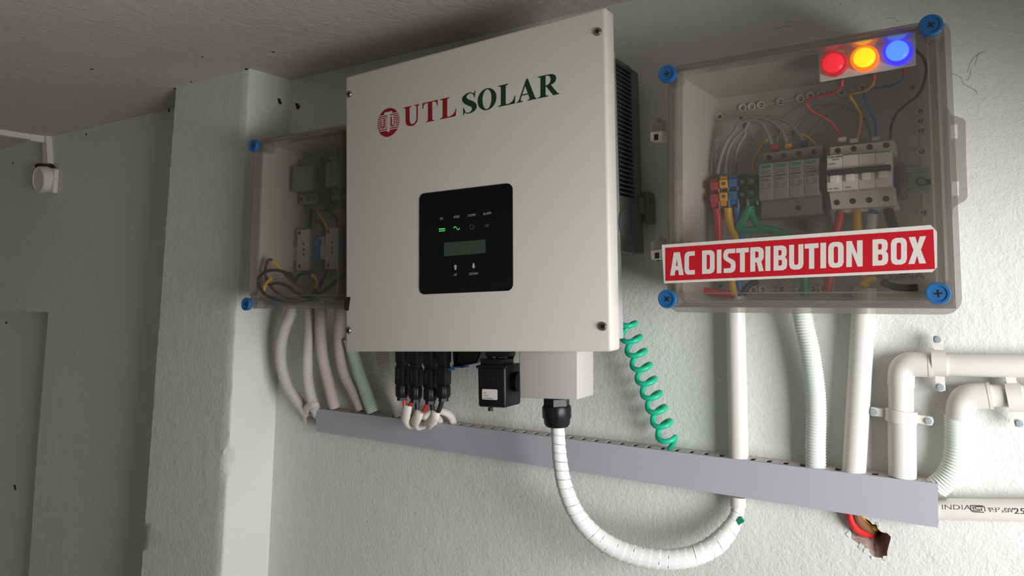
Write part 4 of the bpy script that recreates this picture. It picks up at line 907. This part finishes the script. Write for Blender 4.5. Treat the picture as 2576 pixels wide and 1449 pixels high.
# ------------------------------------------------------------------ straight pipes and elbows
PYY = -.0195
def pipe(a, b_, r, label, name='conduit_pipe', cat='pipe', group=None, n=28):
    d = (b_-a).normalized(); mb = MB().lathe([(r*.82, .0), (r, .0004), (r, (b_-a).length-.0004), (r*.82, (b_-a).length)], a, d, n); return solo(name, mb, 'pvc', label, cat, group)
pipe(W(1850,735,PYY), W(1859,1160,PYY), .0136, 'left straight white pipe from the clear box down to the duct', group='straight pipes under the clear box')
pipe(W(2176,722,PYY), W(2148,1194,PYY), .0146, 'right straight white pipe from the clear box down to the duct', group='straight pipes under the clear box')
def elbow_run(label, cpt, hx, hend, hr, vlow, er, grp):
    t = thing('elbow_pipe', label, 'pipe', W(*vlow, PYY), grp)
    co = W(*cpt, PYY); h = W(*hx, PYY); hd = (h-co).normalized(); v = W(*vlow, PYY); vd = (v-co).normalized()
    arc = []
    R0 = er*1.05
    p0, p1 = co+vd*R0, co+hd*R0
    for k in range(9):
        s_ = k/8; arc.append((p0*(1-s_)**2+co*2*s_*(1-s_)+p1*s_*s_))
    body = [co+vd*((v-co).length)]+arc+[co+hd*((h-co).length)]
    mb = MB().tube(body, er, 26); mb.tube([body[0]-vd*.001, body[0]-vd*.002], er*1.04, 26); mb.tube([body[-1]-hd*.004, body[-1]], er*1.03, 26); part('elbow', mb, 'pvc', t)
    e = W(*hend, PYY); part('run', MB().tube([h-hd*.01, e, e+(e-h).normalized()*.25], hr, 26), 'pvc', t)
    return t, co, hd, vd, v
t, co, hd, vd, v = elbow_run('upper right white elbow pipe running off to the right above the other', (2268,914), (2345,919), (2576,922), .0137, (2266,970), .0158, None)
mb = MB().tube([W(2266,962,PYY), W(2267,1050,PYY)], .0148, 26); part('drop', mb, 'pvc', t)
mb = MB().tube([W(2268,1052,PYY), W(2269,1064,PYY), W(2269,1072,PYY), W(2270,1198,PYY)], lambda s_: .0152 if s_ < .2 else .0165, 26); part('coupler', mb, 'pvc', t)
a1, a2 = W(2268,1196,PYY), W(2268,1225,PYY)
solo('pipe_wire', MB().tube([a1+Vector((.006, -.006, .01)), a2+Vector((.004, -.004, 0))], .0035, 8), 'tr', 'red wire leaving the coupler into the duct', 'wire', 'wires at the coupler mouth')
solo('pipe_wire', MB().tube([a1+Vector((-.004, -.008, .01)), a2+Vector((-.004, -.004, 0))], .0045, 8), 'k', 'black wire leaving the coupler into the duct', 'wire', 'wires at the coupler mouth')
saddle(W(2267,1046,PYY), vd, .0150, 'white pipe clip across the upright pipe above the coupler')
saddle(W(2363,913,PYY), hd, .0137, 'white pipe clip on the upper horizontal pipe')
t, co, hd, vd, v = elbow_run('lower right white elbow pipe above the pale flexible conduit', (2419,996), (2495,995), (2576,996), .0135, (2415,1053), .0160, None)
saddle(W(2552,999,PYY), hd, .0140, 'white pipe clip at the right edge on the lower elbow pipe')
pb = thing('printed_pipe', 'horizontal white pipe with dark printing leaving the right end of the duct', 'pipe', W(2470, 1282, PYY))
pa, pe = W(2345,1280,PYY), W(2576,1284,PYY); r = .0125; pdir = (pe-pa).normalized()
part('tube', MB().tube([pa, pe, pe+pdir*.25], r, 32), 'pvc', pb)
z3 = Z(2340, 1230, 10.915)
def ptxt(s_, x, y, h, bold, wide, al='LEFT'):
    p = z3((x, y))[0]; yf = PYY-r-.0002
    o = W(*p, yf); dzv = o.z-W(p[0], 1282, PYY).z
    mb = MB().text(s_, (o, pdir, Z1, FRONT), h, .0, al, bold, wide)
    cz0 = pa.z; out = []
    for q_ in mb.v:
        tt = (q_.x-pa.x)/pdir.x; cz = pa.z+pdir.z*tt; hgt = max(-.95*r, min(.95*r, q_.z-cz)); q_.y = PYY-math.sqrt(r*r-hgt*hgt)-.0003; q_.z = cz+hgt
    part('print', mb, 'inkdark', pb)
def outline_txt(s_, x, y, h, wide):
    ptxt(s_, x, y, h, -.012, wide)
outline_txt('INDIA', 305, 560, .0050, 1.65)
def pline(pts, wd=.0004):
    yf = PYY-r; P = [W(*z3(p)[0], yf) for p in pts]
    for q_ in P:
        tt = (q_.x-pa.x)/pdir.x; cz = pa.z+pdir.z*tt; hh = max(-.9*r, min(.9*r, q_.z-cz)); q_.y = PYY-math.sqrt(r*r-hh*hh)-.0001
    return MB().tube(P, wd, 6)
for l in ([(1110,470),(1450,480),(1490,500),(1515,615)], [(1105,475),(1130,590),(1175,628),(1480,640)], [(1180,495),(1195,570)], [(1450,515),(1425,495),(1245,500),(1240,540),(1260,555),(1360,560),(1375,600),(1170,595)], [(1405,530),(1425,605)]):
    part('standard_mark', pline(l, .0005), 'inkdark', pb)
ptxt('9537  PAR', 1580, 575, .0024, 0, 1.9); ptxt('T-3  25M', 1600, 635, .0024, 0, 1.9); ptxt('25', 2300, 680, .0062, .0, 1.35)

# ------------------------------------------------------------------ cables outside
# white spiral-wrapped cable
P = smooth(pp([(1402,1052,-.138),(1404,1090,-.138),(1408,1150,-.137),(1420,1220,-.135),(1448,1288,-.128),(1490,1340,-.118),(1545,1378,-.105),(1610,1400,-.092),(1680,1408,-.078),(1745,1398,-.062),(1800,1370,-.046),(1838,1328,-.032),(1854,1295,-.024),(1857,1262,-.020)]), 14)
P = resample(P, .0009); Lt = sum((b_-a).length for a, b_ in zip(P, P[1:]))
def wrap(s, a):
    k = s/Lt; ph = (s/.0125+a/(2*pi)) % 1.0
    return (.0096+.0042*min(1, k*1.8)-(.006*max(0, k-.86)/.14))*(1+.075*(ph-.5))
t = thing('wrapped_cable', 'thick white spiral-taped cable hanging in a U from the gland to the duct', 'cable', P[len(P)//2])
part('wrap', MB().tube(P, .01, 28, True, wrap), 'tape', t)
seam = []
def seam_pts():
    tt = (P[1]-P[0]).normalized(); a = tt.cross(Vector((0, 1, 0))).normalized(); acc = 0; out = []
    for i, p in enumerate(P):
        if i: acc += (P[i]-P[i-1]).length
        t2 = (P[min(i+1, len(P)-1)]-P[max(i-1, 0)]).normalized(); a = (a-t2*a.dot(t2)).normalized(); b_ = t2.cross(a)
        ang = -2*pi*acc/.0125
        for sub in (0, ):
            out.append(p+(a*cos(ang)+b_*sin(ang))*((wrap(acc, ang)+.0003)))
    return out
part('tape_seam', MB().tube(seam_pts(), .0005, 6, False), 'seam', t)
mb = MB().tube(smooth(pp([(1857,1250,-.019),(1857,1275,-.020)])), .011, 16); part('pipe_stub', mb, 'pvc', t)
mb = MB(); c = W(1862, 1310, -.034); mb.add(*blk(c, Vector((.004, 0, .003)), Vector((-.002, 0, .003)), Vector((0, .002, 0)))); part('green_end', mb, 'greenb', t)
# green coiled earth wire
A, B = W(1578,821,-.05), W(1680,1104,-.028); ax = (B-A).normalized(); s_ = Vector((0, 1, 0)).cross(ax).normalized(); f_ = ax.cross(s_)
if s_.x < 0: s_ = -s_
if f_.y > 0: f_ = -f_
turns = 8; NP = 420; pts = []
for i in range(NP+1):
    k = i/NP; ang = 2*pi*turns*k
    pts.append(A.lerp(B, k)+(s_*cos(ang)-f_*sin(ang)*.9)*.0134*(1-.08*k)+Z1*.0058*sin(ang))
lead = [W(1545,815,-.062), W(1562,817,-.062), W(1582,820,-.060)]
P = lead+pts+[W(1692,1118,-.022), W(1684,1130,-.020), W(1684,1150,-.020)]
P = resample(smooth(P, 3), .0022)
solo('earth_wire', MB().tube(P, .0040, 12), 'green', 'green coiled earth wire hanging between the inverter and the duct', 'wire')
# connector tails and their white tape wraps
TW = 'white taped cable tails at the duct'
def tail(m, r, pts, lab):
    solo('connector_tail', MB().tube(smooth(pp(pts), 6), r, 10), m, lab, 'cable', 'tails under the plug connectors')
y = -.125
tail('r', .0032, [(1017,1000,y),(1017,1012,y),(1018,1025,y)], 'red tail under the leftmost plug connector')
tail('r', .0030, [(1040,1000,y),(1035,1012,y),(1028,1024,y)], 'thin red tail slanting into the first white tape wrap')
tail('k', .0040, [(1048,1005,y),(1049,1020,y),(1049,1036,y)], 'upright black tail under the second plug connector')
tail('r', .0032, [(1077,1008,y),(1072,1022,y),(1066,1036,y)], 'red tail slanting under the third plug connector')
tail('k', .0040, [(1083,1008,y),(1087,1022,y),(1090,1036,y)], 'black tail under the third plug connector')
tail('k', .0040, [(1112,1006,y),(1108,1022,y),(1102,1036,y)], 'black tail under the rightmost plug connector')
def wrapt(r0, r1, pts, lab, fl=.6):
    P = resample(smooth(pp(pts), 10), .001); L = len(P)*.001
    rf = lambda s, a: (r0+(r1-r0)*min(1, s/L))*(1+.06*(((s/.011+a/(2*pi)) % 1)-.5))
    solo('taped_bundle', MB().tube(P, r0, 18, True, rf, True, fl), 'tapeb', lab, 'taped cable', TW)
wrapt(.0095, .0065, [(1026,1019,y),(1022,1042,y),(1019,1060,-.118),(1028,1070,-.095),(1042,1066,-.065),(1052,1056,-.03)], 'left white tape wrap below the plug connectors')
wrapt(.0092, .0060, [(1056,1034,y),(1050,1050,-.124),(1043,1065,-.115),(1050,1073,-.09),(1068,1068,-.06),(1080,1060,-.03)], 'middle white tape wrap below the plug connectors')
wrapt(.0092, .0060, [(1096,1034,y),(1092,1050,-.124),(1080,1066,-.112),(1076,1070,-.09),(1084,1066,-.06),(1096,1060,-.03)], 'right white tape wrap below the plug connectors')
wrapt(.0052, .0075, [(1064,1056,-.060),(1074,1043,-.055),(1092,1036,-.048),(1112,1035,-.04),(1128,1042,-.03),(1137,1053,-.022),(1141,1066,-.018)], 'large white taped arch entering the duct right of the connectors', .8)
wrapt(.005, .006, [(1068,1054,-.050),(1082,1047,-.046),(1096,1048,-.04),(1106,1056,-.03),(1109,1066,-.022)], 'small white taped arch under the large one', .8)
# wires coming out of the broken hole
HW = 'wires in the broken hole'
def hw(m, r, pts, lab): solo('hole_wire', MB().tube(smooth(pp(pts), 8), r, 14), m, lab, 'wire', HW)
hw('br', .0062, [(2152,1285,-.010),(2158,1305,-.008),(2172,1322,.002),(2190,1334,.020),(2205,1340,.045)], 'brown wire in the broken hole between the red and yellow wires')
hw('r', .0052, [(2136,1285,-.012),(2139,1305,-.011),(2149,1325,-.006),(2166,1338,.004),(2190,1344,.022),(2205,1342,.042)], 'red wire curving into the broken hole below the duct')
hw('b', .0028, [(2145,1285,-.012),(2149,1305,-.010),(2157,1322,-.004),(2172,1333,.010)], 'blue wire squeezed behind the red wire in the hole')
hw('y', .0052, [(2160,1288,-.002),(2172,1312,.008),(2186,1324,.014),(2205,1326,.024),(2222,1322,.04)], 'yellow wire at the upper part of the broken hole')
# mouldings at the far left
tk = thing('wire_trunking', 'thin white trunking running along the ceiling and down the far left wall', 'trunking', W(120, 420, -.01))
a = WZ(-160, 303, CEIL); e1 = WZ(72, 339, CEIL); e2 = WZ(112, 345, CEIL); e2.y = -.006
wd = Vector((.014, 0, 0)); mb = MB()
d = (e2-a).normalized(); sd_ = d.cross(Z1).normalized()
mb.add(*blk((a+e1)/2-Z1*.008, (e1-a)/2, sd_*.013, Z1*.008)); part('ceiling_run', mb, 'milk', tk)
mb = MB(); mb.add(*blk((e1+e2)/2-Z1*.010, (e2-e1)/2, sd_*.016, Z1*.010)); part('corner_piece', mb, 'milk', tk)
v0, v1 = W(118, 342, -.008), W(122, 412, -.008); mb = MB(); mb.add(*blk((v0+v1)/2, (v1-v0)/2, Vector((.0135, 0, 0)), Vector((0, .009, 0)))); part('wall_drop', mb, 'milk', tk)
lh = thing('lamp_holder', 'white round lamp holder with mud dabs on the dim far left wall', 'lamp holder', W(100, 480, -.03))
mb = MB(); pquad(mb, (107,418), (138,424), (133,486), (104,482), -.016, -.001, .004); part('backplate', mb, 'milk', lh)
c = W(120, 452, -.012); axd = Vector((-.06, -1, -.12)).normalized()
mb = MB().lathe([(.041, 0), (.041, .024), (.037, .027), (.035, .025), (0, .025)], c, axd, 32); part('cup', mb, 'milk', lh)
for px, py, r, yy in ((100, 418, .015, -.022), (128, 421, .015, -.012), (112, 417, .011, -.02), (104, 427, .008, -.03)):
    mb = MB(); c = W(px, py, yy); N = 10; vs_ = []
    for j in range(5):
        for k in range(N): rr_ = r*sin(pi*(j+.5)/5)*random.uniform(.7, 1.2); vs_.append(c+Vector((cos(2*pi*k/N)*rr_*1.2, sin(2*pi*k/N)*rr_*.7, r*.6*cos(pi*(j+.5)/5)*random.uniform(.7, 1.2))))
    mb.add(vs_, [[j*N+k, j*N+(k+1) % N, (j+1)*N+(k+1) % N, (j+1)*N+k] for j in range(4) for k in range(N)]+[list(range(N)), [4*N+k for k in range(N)]])
    part('mud_dab', mb, 'dirt', lh, 'brown mud dab')
